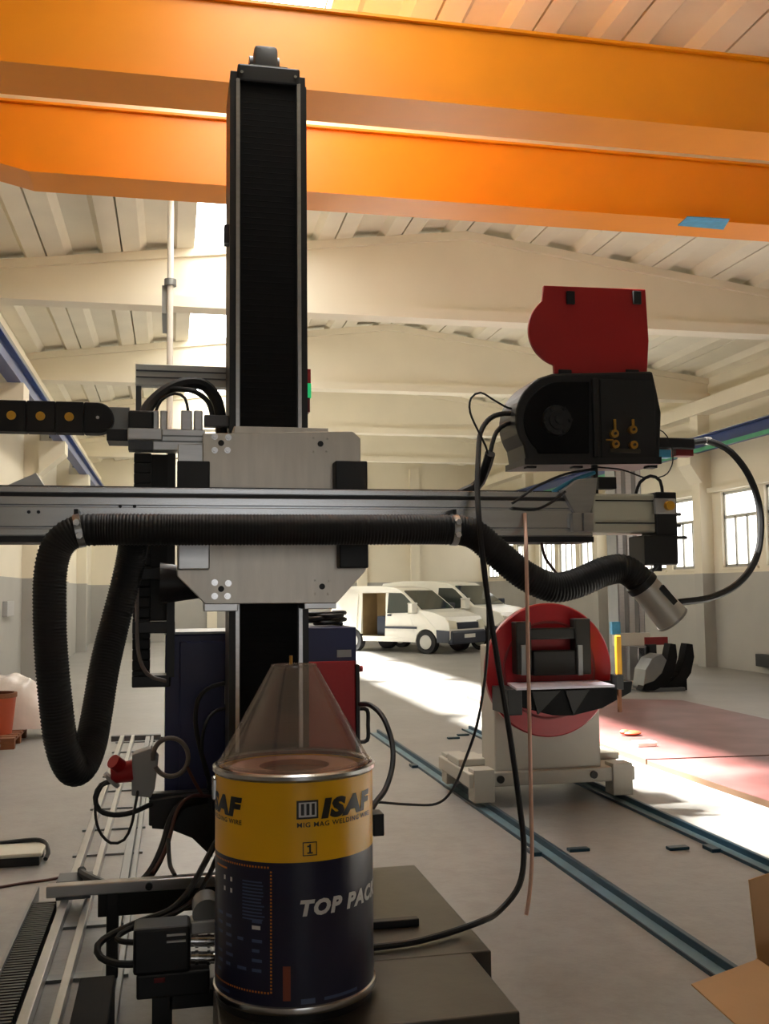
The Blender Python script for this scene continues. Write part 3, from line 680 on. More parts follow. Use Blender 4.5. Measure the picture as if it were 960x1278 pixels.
def text2d(s, size, shear=0.0, bold=0.0, sx=1.0):
    cu = bpy.data.curves.new('t', 'FONT'); cu.body = s; cu.size = size; cu.shear = shear; cu.offset = bold; cu.resolution_u = 3; cu.space_character = 1.12
    ob = bpy.data.objects.new('t', cu); COL.objects.link(ob); bpy.context.view_layer.update()
    me = bpy.data.meshes.new_from_object(ob.evaluated_get(bpy.context.evaluated_depsgraph_get()))
    bpy.data.objects.remove(ob); bpy.data.curves.remove(cu)
    for v in me.vertices: v.co.x *= sx
    return me
def wrap(me, phi, z, lift=.0022):
    """bend a flat print around the drum; phi in degrees from the side facing the viewer"""
    bm = bmesh.new(); bm.from_mesh(me); bpy.data.meshes.remove(me)
    if bm.verts:
        x0 = min(v.co.x for v in bm.verts); x1 = max(v.co.x for v in bm.verts); x = x0 + .012
        while x < x1:
            bmesh.ops.bisect_plane(bm, geom=bm.verts[:] + bm.edges[:] + bm.faces[:], plane_co=(x, 0, 0), plane_no=(1, 0, 0)); x += .012
    bm.verts.index_update(); mb = MB(); vs = []
    for v in bm.verts:
        t_ = math.radians(phi + PHI0) + v.co.x / DR; r = DR + lift
        vs.append((DC.x + r * math.sin(t_), DC.y - r * math.cos(t_), z + v.co.y))
    mb.add(vs, [tuple(v.index for v in f.verts) for f in bm.faces]); bm.free(); return mb
def rect2d(x0, x1, y0, y1):
    me = bpy.data.meshes.new('r'); me.from_pydata([(x0, y0, 0), (x1, y0, 0), (x1, y1, 0), (x0, y1, 0)], [], [(0, 1, 2, 3)]); return me
def print_on(name, m, me, phi, z, lift=.0022):
    o = wrap(me, phi, z, lift).build(name, m, dr)
    return o
zl_ = z_px(1022); zsub = z_px(1033)
for ph in (1, -104, 121):
    print_on('logo_square', 'ink_black', rect2d(.002, .072, -.002, .056), ph, zl_)
    print_on('logo_field', 'ink_white', rect2d(.009, .066, .004, .050), ph, zl_, .0028)
    for k in range(3): print_on('logo_stroke', 'ink_black', rect2d(.016 + k * .017, .026 + k * .017, .010, .046), ph, zl_, .0034)
    print_on('lettering_isaf', 'ink_black', text2d('ISAF', .078, .17, .0052, 1.32), ph + 17.5, zl_)
    print_on('lettering_subtitle', 'ink_black', text2d('MIG MAG WELDING WIRE', .021, 0, .0003, 1.12), ph + .5, zsub)
zq = z_px(1069)
for a_ in (rect2d(0, .046, 0, .003), rect2d(0, .046, .040, .043), rect2d(0, .003, 0, .043), rect2d(.043, .046, 0, .043)): print_on('number_box', 'ink_black', a_, 5.5, zq)
print_on('lettering_number', 'ink_black', rect2d(-.003, .003, 0, .029), 10.5, zq + .007)
print_on('lettering_number', 'ink_black', rect2d(-.009, .009, 0, .0045), 10.5, zq + .0065)
print_on('lettering_number', 'ink_black', rect2d(-.009, -.002, .020, .025), 10.5, zq + .007)
print_on('lettering_top_pack', 'ink_white', text2d('TOP PACK', .064, .2, .0032, 1.06), 2.5, z_px(1143))
# printed table inside an orange dotted frame
zt0, zt1 = z_px(1240), z_px(1083)
def dots(vert, ph0, ph1, za, zb):
    m_ = MB()
    if vert:
        k = int((zb - za) / .0105)
        for i in range(k): mm = wrap(rect2d(-.003, .003, 0, .0055), ph0, za + i * .0105); m_.add(mm.v, mm.f)
    else:
        k = int(math.radians(ph1 - ph0) * DR / .0105)
        for i in range(k): mm = wrap(rect2d(0, .0055, -.003, .003), ph0 + math.degrees(i * .0105 / DR), za); m_.add(mm.v, mm.f)
    o = m_.build('dotted_frame', 'ink_orange', dr); o['kind'] = 'stuff'
dots(True, -16, 0, zt0, zt1); dots(True, -86, 0, zt0, zt1); dots(False, -86, -16, zt1, 0); dots(False, -86, -16, zt0, 0)
print_on('table_heading', 'ink_orange', rect2d(0, .075, 0, .006), -70, zt1 - .025)
rr = random.Random(3)
for i in range(4): print_on('table_mark', 'ink_white', rect2d(0, .010, 0, .014), -58 + (i % 2) * 8, zt1 - .060 - (i // 2) * .035)
for i in range(12):
    z_ = zt1 - .05 - i * .0105
    print_on('table_line', 'ink_slate', rect2d(0, .07 + rr.random() * .012, 0, .0045), -38, z_)
for i in range(5):
    for k in range(7):
        if rr.random() < .75: print_on('table_cell', 'ink_slate', rect2d(0, .022 + rr.random() * .016, 0, .010), -80 + i * 12.5, zt0 + .03 + k * .030)
print_on('table_mark', 'ink_white', rect2d(0, .030, 0, .012), -30, zt0 + .190)
print_on('rust_scrape', 'ink_rust', rect2d(0, .024, 0, .105), -8, z_px(1249))
zf_ = z_px(1254)
print_on('lettering_footer', 'ink_slate', rect2d(0, .045, 0, .016), 4, zf_)
print_on('table_line', 'ink_slate', rect2d(0, .13, .002, .012), 20, zf_ + .002)
print_on('table_line', 'ink_slate', rect2d(0, .10, .002, .012), -72, zf_ + .004)

hd = thing('drum_hood', (DC.x, DC.y, ztop), 'clear plastic cone hood sitting on top of the wire drum', 'drum hood')
apx = P(368, 829, Y=DC.y); HZ = apx.z; hr = .076
MB().lathe([(DR - .008, ztop + .006), (hr, HZ)], (DC.x, DC.y, 0), 64).build('cone', 'hood_plastic', hd, smooth=True)
MB().lathe([(DR - .03, ztop + .004), (DR - .008, ztop + .004), (DR - .008, ztop + .012), (DR - .022, ztop + .014)], (DC.x, DC.y, 0), 64).build('foot_ring', 'hood_plastic', hd, smooth=True)
MB().lathe([(hr + .003, HZ - .008), (hr + .003, HZ), (.0, HZ + .001)], (DC.x, DC.y, 0), 40).build('top_cap', 'hood_plastic', hd)
MB().cyl((DC.x - .01, DC.y, HZ), (DC.x - .01, DC.y, HZ + .03), .006, n=10).build('wire_outlet', 'brass', hd)
for t_ in (0.6, -0.5): 
    a_ = Vector((DC.x + (DR - .024) * math.sin(t_ + 1.4), DC.y - (DR - .024) * math.cos(t_ + 1.4), ztop + .01)); b_ = Vector((DC.x + hr * math.sin(t_ + 1.4), DC.y - hr * math.cos(t_ + 1.4), HZ))
wcore = tag(MB().lathe([(.22, ztop - .029), (.22, ztop - .012), (.12, ztop - .010), (.12, ztop - .029)], (DC.x, DC.y, 0), 40).build('wire_coil', 'copper', None, smooth=True), 'coppery wire coil showing inside the clear hood', 'wire coil')


# ------------------------------------------------------------------ cabinet and power source behind the column
a_ = P(205, 1000, Y=5.5); c_ = P(380, 786, Y=5.5)
cb = thing('control_cabinet', ((a_.x + .655) / 2 - .01, 5.75, .345), 'dark blue electrical cabinet with a light top edge beside the column foot', 'cabinet')
bd = MB().bbox(a_.x, .645, 5.5, 6.0, .58, c_.z - .012, .008).build('body', 'cabinet_blue', cb)
MB().bbox(a_.x + .075, .60, 5.482, 5.5, .62, c_.z - .05, .006).build('door', 'cabinet_blue', cb)
MB().box(a_.x - .004, .65, 5.49, 6.0, c_.z - .012, c_.z).build('top_edge', 'grey_alu', cb)
for x in (.30, .58): MB().box(x, x + .04, 5.55, 5.95, .345, .58).build('leg', 'black_metal', cb)
c = P(285, 822, Y=5.46); hb = MB().cyl((c.x, 5.46, c.z - .26), (c.x, 5.46, c.z), .018).build('door_gas_spring', 'black_metal', cb, smooth=True)
MB().cyl((c.x, 5.46, c.z), (c.x, 5.46, c.z + .02), .014).build('spring_end', 'steel', hb)
MB().cyl((c.x, 5.46, c.z - .24), (c.x, 5.46, c.z - .13), .020).build('spring_label', 'grey_plastic', hb)
x0_ = P(388, 800, Y=5.5).x; x1_ = P(445, 800, Y=5.5).x; zt_ = P(415, 783, Y=5.5).z; zm_ = P(415, 825, Y=5.5).z
ps = thing('welding_power_source', ((x0_ + x1_) / 2, 5.8, .35), 'welding power source with dark blue top and red front beside the blue cabinet', 'power source')
MB().bbox(.66, x1_, 5.5, 6.1, .345, zt_, .008).build('housing', 'deep_blue', ps)
o = MB().bbox(.665, x1_ - .01, 5.478, 5.5, .5, zm_, .006).build('front_panel', 'machine_red', ps); o['label'] = 'red front panel'
MB().bbox(x1_ - .012, x1_ + .012, 5.47, 5.53, .36, zm_ - .02, .005).build('side_trim', 'black_metal', ps)
MB().box(x1_ - .11, x1_ - .03, 5.494, 5.5, zm_ + .02, zm_ + .06).build('name_plate', 'grey_plastic', ps)
c = P(449, 835, Y=5.5); MB().cyl((c.x - .02, 5.52, c.z), (c.x + .02, 5.52, c.z), .018).build('red_knob', 'machine_red', ps, smooth=True)
hz0, hz1 = P(452, 926, Y=5.52).z, P(452, 884, Y=5.52).z
MB().tube(spline([(x1_, 5.52, hz1), (x1_ + .06, 5.52, hz1 - .01), (x1_ + .065, 5.52, (hz0 + hz1) / 2), (x1_ + .06, 5.52, hz0 + .01), (x1_, 5.52, hz0)], .02), .012, 8).build('handle', 'black_metal', ps, smooth=True)
rg = MB(); rn = random.Random(5)
cpx = P(408, 783, Y=5.7)
pts = []
for i in range(60):
    t_ = i * .55; r_c = .075 + .02 * math.sin(i * .9)
    pts.append((cpx.x + r_c * math.cos(t_) * 1.15, 5.72 + r_c * math.sin(t_), zt_ + .012 + .0011 * i))
tag(MB().tube(spline(pts, .03), .013, 7).build('cable_coil', 'olive_dark', None, smooth=True), 'dark coiled cable heap on top of the power source', 'cable')

# cables around the power source and the cabinet
cable('power_cable', pxpath([(446, 879, 5.51), (462, 880, 5.35), (478, 895, 5.2), (489, 925, 5.1), (490, 955, 5.0), (481, 985, 4.9), (466, 1006, 4.8), (452, 1040, 4.72)]) + [P(442, 1080, Z=PZ + .05), P(425, 1098, Z=PZ + .014), P(405, 1102, Z=PZ + .014)], .014, 'rubber_black', 'black cable bowing out to the side from the power source handle', world=True)
cable('floor_cable', [(604, 704, 4.172), (609, 760, 4.21), (608, 820, 4.42), (602, 870, 4.7), (594, 910, 4.9), (582, 945, 5.1), (565, 985, 5.4), (545, 1003, 5.5), (510, 1004, 5.48), (470, 1001, 5.47), (436, 1000, 5.485)], .0075, 'rubber_black', 'thin black cable sagging between the hose end and the drum')
pbox_ = pbox(466, 1016, 480, 1044, 4.4, .1, .006).build('junction_box', 'black_metal', None); tag(pbox_, 'small black box on an arm behind the wire drum', 'box')
b0 = P(474, 1044, Y=4.45)
MB().box(.60, b0.x, 4.44, 4.46, b0.z + .03, b0.z + .05).build('arm', 'black_metal', pbox_)
MB().box(.60, .62, 4.46, 4.905, b0.z + .03, b0.z + .05).build('arm', 'black_metal', pbox_)
bar0 = P(474, 1153, Z=PZ + .015); bar1 = P(522, 1149, Z=PZ + .015)
tag(MB().bbox(bar0.x - .05, bar1.x, bar0.y - .02, bar0.y + .02, PZ, PZ + .03, .004).build('steel_bar', 'black_metal', None), 'short flat black steel bar lying on the dark platform', 'bar')
cable('cabinet_cable', [(283, 852, 5.45), (262, 858, 5.4), (248, 872, 5.35), (244, 900, 5.32), (250, 935, 5.32), (260, 970, 5.32), (262, 1000, 5.32)], .012, 'rubber_black', 'black cable hanging in front of the blue cabinet door')
cable('cabinet_cable', [(284, 884, 5.445), (268, 888, 5.36), (256, 905, 5.27), (252, 940, 5.24), (262, 982, 5.23), (267, 1012, 5.222)], .009, 'rubber_black', 'second, thinner black cable in front of the blue cabinet door')

# plug box beside the cabinet
jb = thing('plug_box', tuple(P(180, 1040, Y=5.2)), 'grey plug box with a red connector beside the blue cabinet', 'plug box')
MB().pprism([(165, 942), (188, 934), (198, 946), (193, 985), (188, 996), (164, 993)], 5.2, .12).build('enclosure', 'grey_plastic', jb, bevel=.006)
c0_, c1_ = P(166, 962, Y=5.24), P(139, 966, Y=5.24)
rc = MB().cyl(c0_, c1_, .055, .045).build('red_connector', 'machine_red', jb, smooth=True); rc['label'] = 'round red power connector'
MB().cyl(P(150, 956, Y=5.2), P(141, 950, Y=5.17), .035).build('connector_flap', 'machine_red', rc, smooth=True)
MB().cyl(P(141, 972, Y=5.24), P(138, 975, Y=5.24), .05).build('connector_rim', 'grey_plastic', rc, smooth=True)
MB().bbox(P(186, 990, Y=5.3).x, .275, 5.28, 5.36, P(190, 1030, Y=5.3).z, P(190, 990, Y=5.3).z, .008).build('mounting_bracket', 'black_metal', jb)
MB().pprism([(186, 1000), (262, 990), (272, 1040), (265, 1070), (240, 1046), (215, 1036), (190, 1034)], 5.22, .06).build('bracket_plate', 'black_metal', jb)
def ring_cable(name, cx_, cy_, rx, ry, Y, r, m, label, a0=0, a1=360):
    return cable(name, [(cx_ + rx * math.cos(math.radians(a)), cy_ + ry * math.sin(math.radians(a)), Y) for a in range(a0, a1 + 1, 20)], r, m, label)
ring_cable('grey_conduit', 213, 945, 22, 24, 5.192, .012, 'grey_cable', 'grey conduit loop right of the plug box', -190, 150)
cable('plug_cable', [(139, 975, 5.24), (126, 980, 5.22), (119, 995, 5.2), (124, 1011, 5.18), (142, 1017, 5.16), (165, 1014, 5.18), (190, 1003, 5.225)], .013, 'rubber_black', 'black cable loop hanging from the red connector')
cable('plug_cable', [(140, 972, 5.235), (127, 982, 5.165), (119, 1006, 5.14), (123, 1035, 5.12), (138, 1052, 5.12), (155, 1048, 5.12), (164, 1030, 5.12), (168, 1010, 5.135), (171, 994, 5.18), (172, 986, 5.21)], .007, 'rubber_black', 'thin wire loop hanging lowest below the plug box')
cable('trunk_cable', pxpath([(257, 998, 5.21), (228, 1004, 5.15), (214, 1024, 5.1), (206, 1052, 5.05), (194, 1080, 4.95), (178, 1101, 4.85), (158, 1107, 4.85), (136, 1106, 5.15)]) + [P(105, 1092, Z=.186), P(102, 1086, Z=.186)], .024, 'rubber_black', 'thick dark trunk cable dropping from the cabinet to the aluminium cross bar', world=True)
cable('trunk_cable', [(262, 994, 5.215), (238, 994, 5.125), (222, 1010, 5.075), (213, 1040, 5.01), (203, 1068, 4.94), (190, 1090, 4.868)], .009, 'brown_cable', 'reddish brown cable beside the thick dark trunk cable')
cable('brown_cable', [(233, 956, 5.19), (243, 976, 5.17), (254, 994, 5.18)], .008, 'brown_cable', 'short brown cable below the grey conduit loop')
cable('lead_cable', [P(210, 1048, Y=4.985), P(212, 1078, Y=4.82), Vector((P(218, 1100, Y=4.64).x, 4.64, P(57, 1107, Y=4.6).z + .004))], .010, 'rubber_black', 'straight black lead slanting down to the cross bar', world=True)
cable('motor_cable', [(326, 985, 4.902), (300, 1012, 4.7), (272, 1048, 4.5), (254, 1080, 4.4), (236, 1112, 4.3), (212, 1136, 4.25), (176, 1150, 4.2), (140, 1166, 4.15), (122, 1180, 4.1), (126, 1195, 4.05), (148, 1203, 4.02), (172, 1203, 4.02)], .014, 'rubber_black', 'black motor cable curling in a wide loop left of the drum foot')
cable('motor_cable', [(334, 1000, 4.905), (304, 1026, 4.65), (276, 1060, 4.45), (262, 1090, 4.4), (246, 1118, 4.3), (228, 1134, 4.25), (196, 1150, 4.2), (160, 1160, 4.15), (146, 1172, 4.1), (166, 1176, 4.05), (185, 1172, 4.05)], .011, 'rubber_black', 'thinner black motor cable inside the wide loop')

# travel motor and cross bar left of the drum
cbx = thing('cross_bar', tuple(P(150, 1122, Y=4.6)), 'aluminium cross bar joining the track to the platform', 'bar')
a_ = P(57, 1122, Y=4.6); c_ = P(57, 1107, Y=4.6)
MB().bbox(a_.x, .2, 4.6, 4.66, a_.z, c_.z, .006).build('bar', 'aluminium', cbx)
MB().bbox(-.27, -.22, 4.6, 4.66, .05, a_.z + .003, .004).build('post', 'black_metal', cbx)
c = Vector((P(186, 1112, Y=4.6).x, 4.6, (a_.z + c_.z) / 2)); MB().cyl((c.x, 4.603, c.z), (c.x, 4.585, c.z), .016, n=12).build('bolt', 'black_metal', cbx)
MB().bbox(P(122, 1130, Y=4.62).x, .2, 4.62, 4.65, a_.z - .10, a_.z + .006, .004).build('back_plate', 'olive_dark', cbx)
tm = thing('travel_motor', tuple(P(215, 1225, Y=3.95)), 'black travel motor with chrome connectors left of the drum foot', 'motor')
pbox(166, 1158, 238, 1216, 3.95, .14, .012).build('motor_body', 'black_metal', tm)
for yy in (1166, 1174): pbox(208, yy, 232, yy + 2.4, 3.942, .01, .001).build('name_strip', 'aluminium', tm)
for y0_, y1_ in ((1167, 1181), (1187, 1203)):
    a_ = P(238, (y0_ + y1_) / 2, Y=4.0); c_ = P(268, (y0_ + y1_) / 2, Y=4.0)
    cn_ = MB().cyl(a_, c_, .022).build('connector', 'steel', tm, smooth=True)
    for fx in (.25, .75): q = a_.lerp(c_, fx); MB().cyl((q.x - .006, q.y, q.z), (q.x + .006, q.y, q.z), .026).build('knurled_ring', 'steel', cn_, smooth=True)
pbox(238, 1150, 270, 1166, 3.98, .1, .006).build('gearbox_flange', 'aluminium', tm)
c = P(258, 1136, Y=4.05); MB().cyl((c.x, 4.0, c.z), (c.x, 4.14, c.z), .055).build('gearbox', 'grey_alu', tm, smooth=True)
pbox(170, 1214, 262, 1245, 3.95, .18, .008).build('mount', 'black_metal', tm)
tz = P(200, 1245, Y=3.95).z
MB().box(P(190, 1240, Y=4).x, P(215, 1240, Y=4).x, 3.98, 4.08, 0.0, tz + .01).build('mount_leg', 'black_metal', tm)
m = MB(); m.box(.0, .205, 3.98, 4.1, .14, .2); m.build('mount_arm', 'black_metal', tm)
o = pbox(192, 1221, 206, 1227, 3.945, .01, .002).build('red_label', 'dark_red', tm)

# left floor track (aluminium ladder) and the floor drag chain
tr = thing('floor_track', (-.43, 7.6, 0), 'aluminium ladder track lying on the floor below the cabinet side', 'track')
for x, wd, hh, mt in ((-.575, .045, .07, 'aluminium'), (-.45, .035, .07, 'aluminium'), (-.29, .05, .05, 'grey_alu'), (-.23, .03, .05, 'grey_alu')):
    MB().bbox(x, x + wd, 3.0, 12.1, .012, hh, .004).build('rail', mt, tr)
for i in range(13): MB().box(-.62, -.18, 3.3 + i * .72, 3.37 + i * .72, 0, .014).build('rung', 'grey_alu', tr)
MB().bbox(-.68, -.12, 12.1, 12.2, 0, .06, .004).build('end_plate', 'motor_grey', tr)
MB().bbox(-.60, -.42, 5.74, 5.92, .066, .165, .006).build('track_block', 'motor_grey', tr)
fc = thing('floor_drag_chain', (-.66, 4.2, 0), 'black ribbed drag chain lying on the floor beside the ladder track', 'drag chain')
MB().box(-.71, -.60, 2.4, 5.75, 0.005, .055).build('chain_core', 'rubber_black', fc)
m = MB()
for i in range(105): y = 2.4 + i * .032; m.box(-.715, -.595, y, y + .018, .0, .066)
o = m.build('chain_ribs', 'black_metal', fc); o['kind'] = 'stuff'
MB().box(-.73, -.715, 2.4, 6.0, 0, .08).build('trough_side', 'grey_alu', fc)

# ------------------------------------------------------------------ positioner with red faceplate on blue floor rails
def floor_rail(x, y0, y1, label, clips):
    r = thing('floor_rail', (x, (y0 + y1) / 2, 0), label, 'rail')
    MB().box(x - .065, x + .012, y0, y1, 0, .012).build('base_flange', 'rail_blue', r)
    MB().bbox(x + .012, x + .042, y0, y1, 0, .05, .004).build('rail_head', 'rail_dark', r)
    MB().box(x - .073, x - .065, y0, y1, 0, .02).build('flange_lip', 'rail_dark', r)
    for y in clips: MB().bbox(x - .13, x - .066, y, y + .13, 0, .025, .004).build('rail_clip', 'rail_dark', r)
floor_rail(2.39, 3.95, 11.9, 'blue floor rail that passes the cardboard box flap, nearer the drum', (6.2, 9.5))
floor_rail(3.53, 3.95, 11.9, 'blue floor rail running from the cardboard box toward the reddish boards', (6.0,))
for k, (px, py) in enumerate(((722, 1062), (846, 1060), (566, 922), (578, 918))):
    c = P(px, py, Z=0); o = MB().bbox(c.x - .07, c.x + .07, c.y - .03, c.y + .03, 0, .02, .004).build('rail_shim', 'rail_dark', None)
    tag(o, ['flat dark steel shim lying between the two blue rails', 'flat dark steel shim lying close by the rail that meets the cardboard box', 'dark steel shim on the sunlit floor, farther from the positioner foot', 'dark steel shim on the sunlit floor, almost touching the positioner'][k], 'shim', 'steel shims on the floor')
pz = thing('welding_positioner', (2.95, 8.0, .056), 'pale grey welding positioner with a red round faceplate standing on blue rails', 'positioner')
MB().bbox(2.27, 3.66, 7.62, 8.55, .16, .27, .01).build('base_frame', 'positioner_grey', pz)
for x in (2.30, 3.46):
    for y in (7.60, 8.40): MB().bbox(x, x + .17, y, y + .16, .048, .30, .006).build('rail_foot', 'positioner_grey', pz)
    MB().bbox(x - .02, x + .22, 7.95, 8.3, .27, .33, .01).build('foot_cover', 'positioner_grey', pz)
bx0 = P(618, 940, Y=7.68).x; bx1 = P(750, 940, Y=7.68).x
MB().bbox(bx0, bx1, 7.68, 8.03, .25, 1.25, .012).build('headstock', 'positioner_grey', pz)
for x in (2.52, 3.30): MB().cyl((x, 7.60, .22), (x, 7.66, .22), .03).build('bolt_cap', 'olive_dark', pz)
dc = P(686, 836, Y=7.40); drd = .515
fp = MB().lathe([(0, 0), (drd - .01, 0), (drd, .01), (drd, .06), (drd - .01, .07), (0, .07)], (dc.x, 7.40, dc.z), 72, 'Y').build('faceplate', 'disc_red', pz, smooth=True); fp['label'] = 'round red faceplate'
MB().cyl((dc.x, 7.46, dc.z), (dc.x, 7.70, dc.z), .25, n=32).build('spindle', 'motor_grey', pz, smooth=True)
MB().lathe([(.36, -.004), (.37, -.006), (.38, -.004), (.38, 0), (.36, 0)], (dc.x, 7.40, dc.z), 64, 'Y').build('turned_ring', 'dark_red', fp)
jw = pbox(645, 776, 664, 842, 7.28, .12, .01).build('jaw_upright', 'olive_dark', pz)
pbox(719, 772, 738, 842, 7.28, .12, .01).build('jaw_upright', 'olive_dark', pz)
pbox(660, 784, 722, 798, 7.30, .10, .01).build('jaw_crossbar', 'olive_dark', pz)
pbox(666, 812, 722, 843, 7.30, .10, .01).build('jaw_block', 'olive_dark', pz)
for x in (654, 725): pbox(x - 3, 805, x + 3, 843, 7.265, .02, .004).build('jaw_screw', 'grey_alu', pz)
tz_ = P(690, 858, Y=6.95).z
tb = MB(); lx0, lx1 = P(640, 850, Y=7.2).x, P(742, 850, Y=7.2).x
tb.prism([(lx0 - .06, 6.95), (lx1 + .05, 6.95), (lx1 + .10, 7.38), (lx0 + .02, 7.38)], tz_ - .012, tz_ + .004, 'Z'); tb.build('work_plate', 'lilac_sheet', pz)['label'] = 'pale lilac flat steel plate'
pbox(634, 861, 652, 893, 7.02, .37, .005).build('bracket_rib', 'black_metal', pz)
MB().pprism([(636, 861), (790, 850), (788, 864), (752, 884), (716, 893), (690, 893), (640, 880)], 7.24, .165).build('bracket_body', 'bellows_black', pz, bevel=.006)
MB().pprism([(664, 863), (700, 862), (672, 892)], 7.225, .02).build('gusset', 'olive_dark', pz)
MB().pprism([(706, 862), (736, 861), (716, 892)], 7.225, .02).build('gusset', 'olive_dark', pz)
c = P(773, 860, Y=7.18)
br = thing('hanging_tool', tuple(P(773, 890, Y=7.18)), 'yellow handled tool hanging beside the red faceplate', 'tool')
MB().bbox(c.x - .022, c.x + .022, 7.16, 7.2, P(773, 842, Y=7.18).z, P(773, 793, Y=7.18).z, .008).build('handle', 'yellow_plastic', br)
MB().bbox(c.x - .014, c.x + .014, 7.165, 7.195, P(773, 889, Y=7.18).z, P(773, 840, Y=7.18).z, .006).build('blade', 'wood', br)
MB().bbox(c.x - .04, c.x + .02, 7.14, 7.25, P(773, 860, Y=7.18).z, P(773, 842, Y=7.18).z, .004).build('hook', 'black_metal', br)

# ------------------------------------------------------------------ second column and pipe rotator farther back
sc_ = P(786, 858, Z=0); SY = sc_.y
x0_ = P(770, 700, Y=SY).x; x1_ = P(803, 700, Y=SY).x; zt_ = P(786, 560, Y=SY).z
c2 = thing('second_column', ((x0_ + x1_) / 2, SY + .2, 0), 'tall grey aluminium column standing behind the red faceplate', 'column')
cm_ = MB().bbox(x0_, x1_, SY, SY + .4, .12, zt_, .01).build('mast', 'grey_alu', c2)
wd = x1_ - x0_
for f0, f1 in ((.05, .22), (.40, .60), (.78, .95)): MB().box(x0_ + wd * f0, x0_ + wd * f1, SY - .02, SY + .01, .12, zt_ - .02).build('mast_rib', 'aluminium', cm_)
MB().bbox(x0_ - .35, x1_ + .35, SY - .3, SY + .7, 0, .13, .01).build('foot', 'positioner_grey', c2)
pbox(768, 790, 812, 806, SY - .12, .12, .01).build('cross_slide', 'positioner_grey', c2)
pbox(786, 806, 812, 850, SY - .16, .14, .01).build('drive_unit', 'grey_alu', c2)
pbox(797, 808, 806, 846, SY - .2, .05, .01).build('lead_screw', 'steel', c2)
pbox(764, 776, 775, 792, SY - .12, .1, .01).build('blue_valve', 'sticker_blue', c2)
o = pbox(805, 795, 834, 805, SY - .14, .12, .01).build('dark_red_arm', 'dark_red', c2)
pbox(806, 804, 820, 823, SY - .16, .12, .01).build('torch_mount', 'black_metal', c2)
RY = P(845, 862, Z=0).y
pr_ = thing('pipe_rotator', tuple(P(840, 862, Z=0)), 'pipe rotator with two black curved jaws on the floor by the wall', 'rotator')
ctr = P(834, 828, Y=RY - .1)
MB().pprism([(803, 858), (806, 836), (814, 822), (826, 816), (834, 826), (830, 846), (820, 860), (804, 861)], RY - .1, .4).build('body', 'grey_alu', pr_, bevel=.01)
def jaw(dx, k):
    pts = [(858, 803), (865, 804), (867, 820), (863, 840), (853, 855), (838, 862), (822, 862), (826, 854), (838, 850), (848, 840), (854, 824), (856, 812)]
    MB().pprism([(x + dx, y) for x, y in pts], RY - .14 + k, .22).build('jaw', 'bellows_black', pr_, bevel=.01)
jaw(-21, .02); jaw(0, .1)
pbox(822, 846, 858, 862, RY + .0, .2, .01).build('jaw_carrier', 'bellows_black', pr_)
zf = P(840, 861, Y=RY).z
MB().bbox(ctr.x - .35, ctr.x + .30, RY - .1, RY + .4, 0, .06, .01).build('base_plate', 'motor_grey', pr_)
w0, w1 = P(951, 831, X=XR - .012), P(972, 818, X=XR - .012)
tag(MB().bbox(XR - .15, XR - .008, w1.y, w0.y, w0.z, w1.z, .01).build('wall_socket_box', 'black_metal', None), 'small black box low on the grey wall', 'box')

# ------------------------------------------------------------------ boards on the floor
def board(pts, z0, h, label):
    t_ = thing('plywood_sheet', (sum(p[0] for p in pts) / 4, sum(p[1] for p in pts) / 4, z0), label, 'board')
    MB().prism(pts, z0, z0 + h - .004, 'Z').build('core', 'ply_edge', t_)
    MB().prism(pts, z0 + h - .004, z0 + h, 'Z').build('film_face', 'film_plywood', t_)
board([(4.47, 9.07), (7.2, 8.85), (7.3, 13.6), (4.5, 15.2)], 0, .06, 'reddish film faced plywood sheet with a small orange rag on it')
board([(4.52, 6.7), (7.2, 6.5), (7.2, 8.82), (4.47, 9.04)], 0, .055, 'reddish film faced plywood sheet lying in front of the one with the rag')
c = P(789, 918, Z=.06); m = MB(); m.sphere((c.x, c.y, .0895), .1, 14, 8, (1.1, .8, .28)); m.sphere((c.x - .08, c.y + .02, .10), .06, 10, 6, (1, .8, .5))
tag(m.build('rag', 'terracotta', None, smooth=True), 'crumpled orange rag on the reddish plywood sheet', 'rag')
c = P(804, 931, Z=.06); t = thing('paper_packet', (c.x, c.y, .06), 'small white packet beside the orange rag', 'packet')
MB().bbox(c.x - .11, c.x + .11, c.y - .08, c.y + .08, .06, .11, .01).build('packet', 'white_paint', t); MB().box(c.x - .03, c.x + .03, c.y - .03, c.y + .03, .11, .112).build('print', 'black_metal', t)

# ------------------------------------------------------------------ cardboard box at the right
HZB = .28
A_, B_, C_ = P(945, 1197, Z=HZB), P(863, 1228, Z=HZB), P(932, 1290, Z=HZB)
side = (C_ - B_); across = (A_ - B_); D_ = A_ + side * 1.25; C2 = B_ + side * 1.25
cbx2 = thing('cardboard_box', tuple(Vector((A_.x + .2, A_.y - .2, 0))), 'open brown cardboard box with one flap folded out over the floor', 'box')
def slab(pts, th, name, parent=cbx2):
    pts = [Vector(p) for p in pts]; n_ = (pts[1] - pts[0]).cross(pts[2] - pts[0]).normalized() * th
    k = len(pts); return MB().add(pts + [p + n_ for p in pts], [tuple(range(k)), tuple(range(2*k-1, k-1, -1))] + [(i, i+k, (i+1) % k + k, (i+1) % k) for i in range(k)]).build(name, 'cardboard', parent)
dn = Vector((0, 0, -HZB + .004)); ext = across.normalized() * .45
slab([B_, A_, D_, C2], .005, 'flap')
slab([A_, D_, D_ + dn, A_ + dn], .005, 'side_wall')
slab([A_, A_ + ext, A_ + ext + dn, A_ + dn], .005, 'side_wall')
slab([D_, D_ + ext, D_ + ext + dn, D_ + dn], .005, 'side_wall')
slab([A_ + ext, D_ + ext, D_ + ext + dn, A_ + ext + dn], .005, 'side_wall')
slab([A_ + dn, A_ + ext + dn, D_ + ext + dn, D_ + dn], .004, 'bottom')
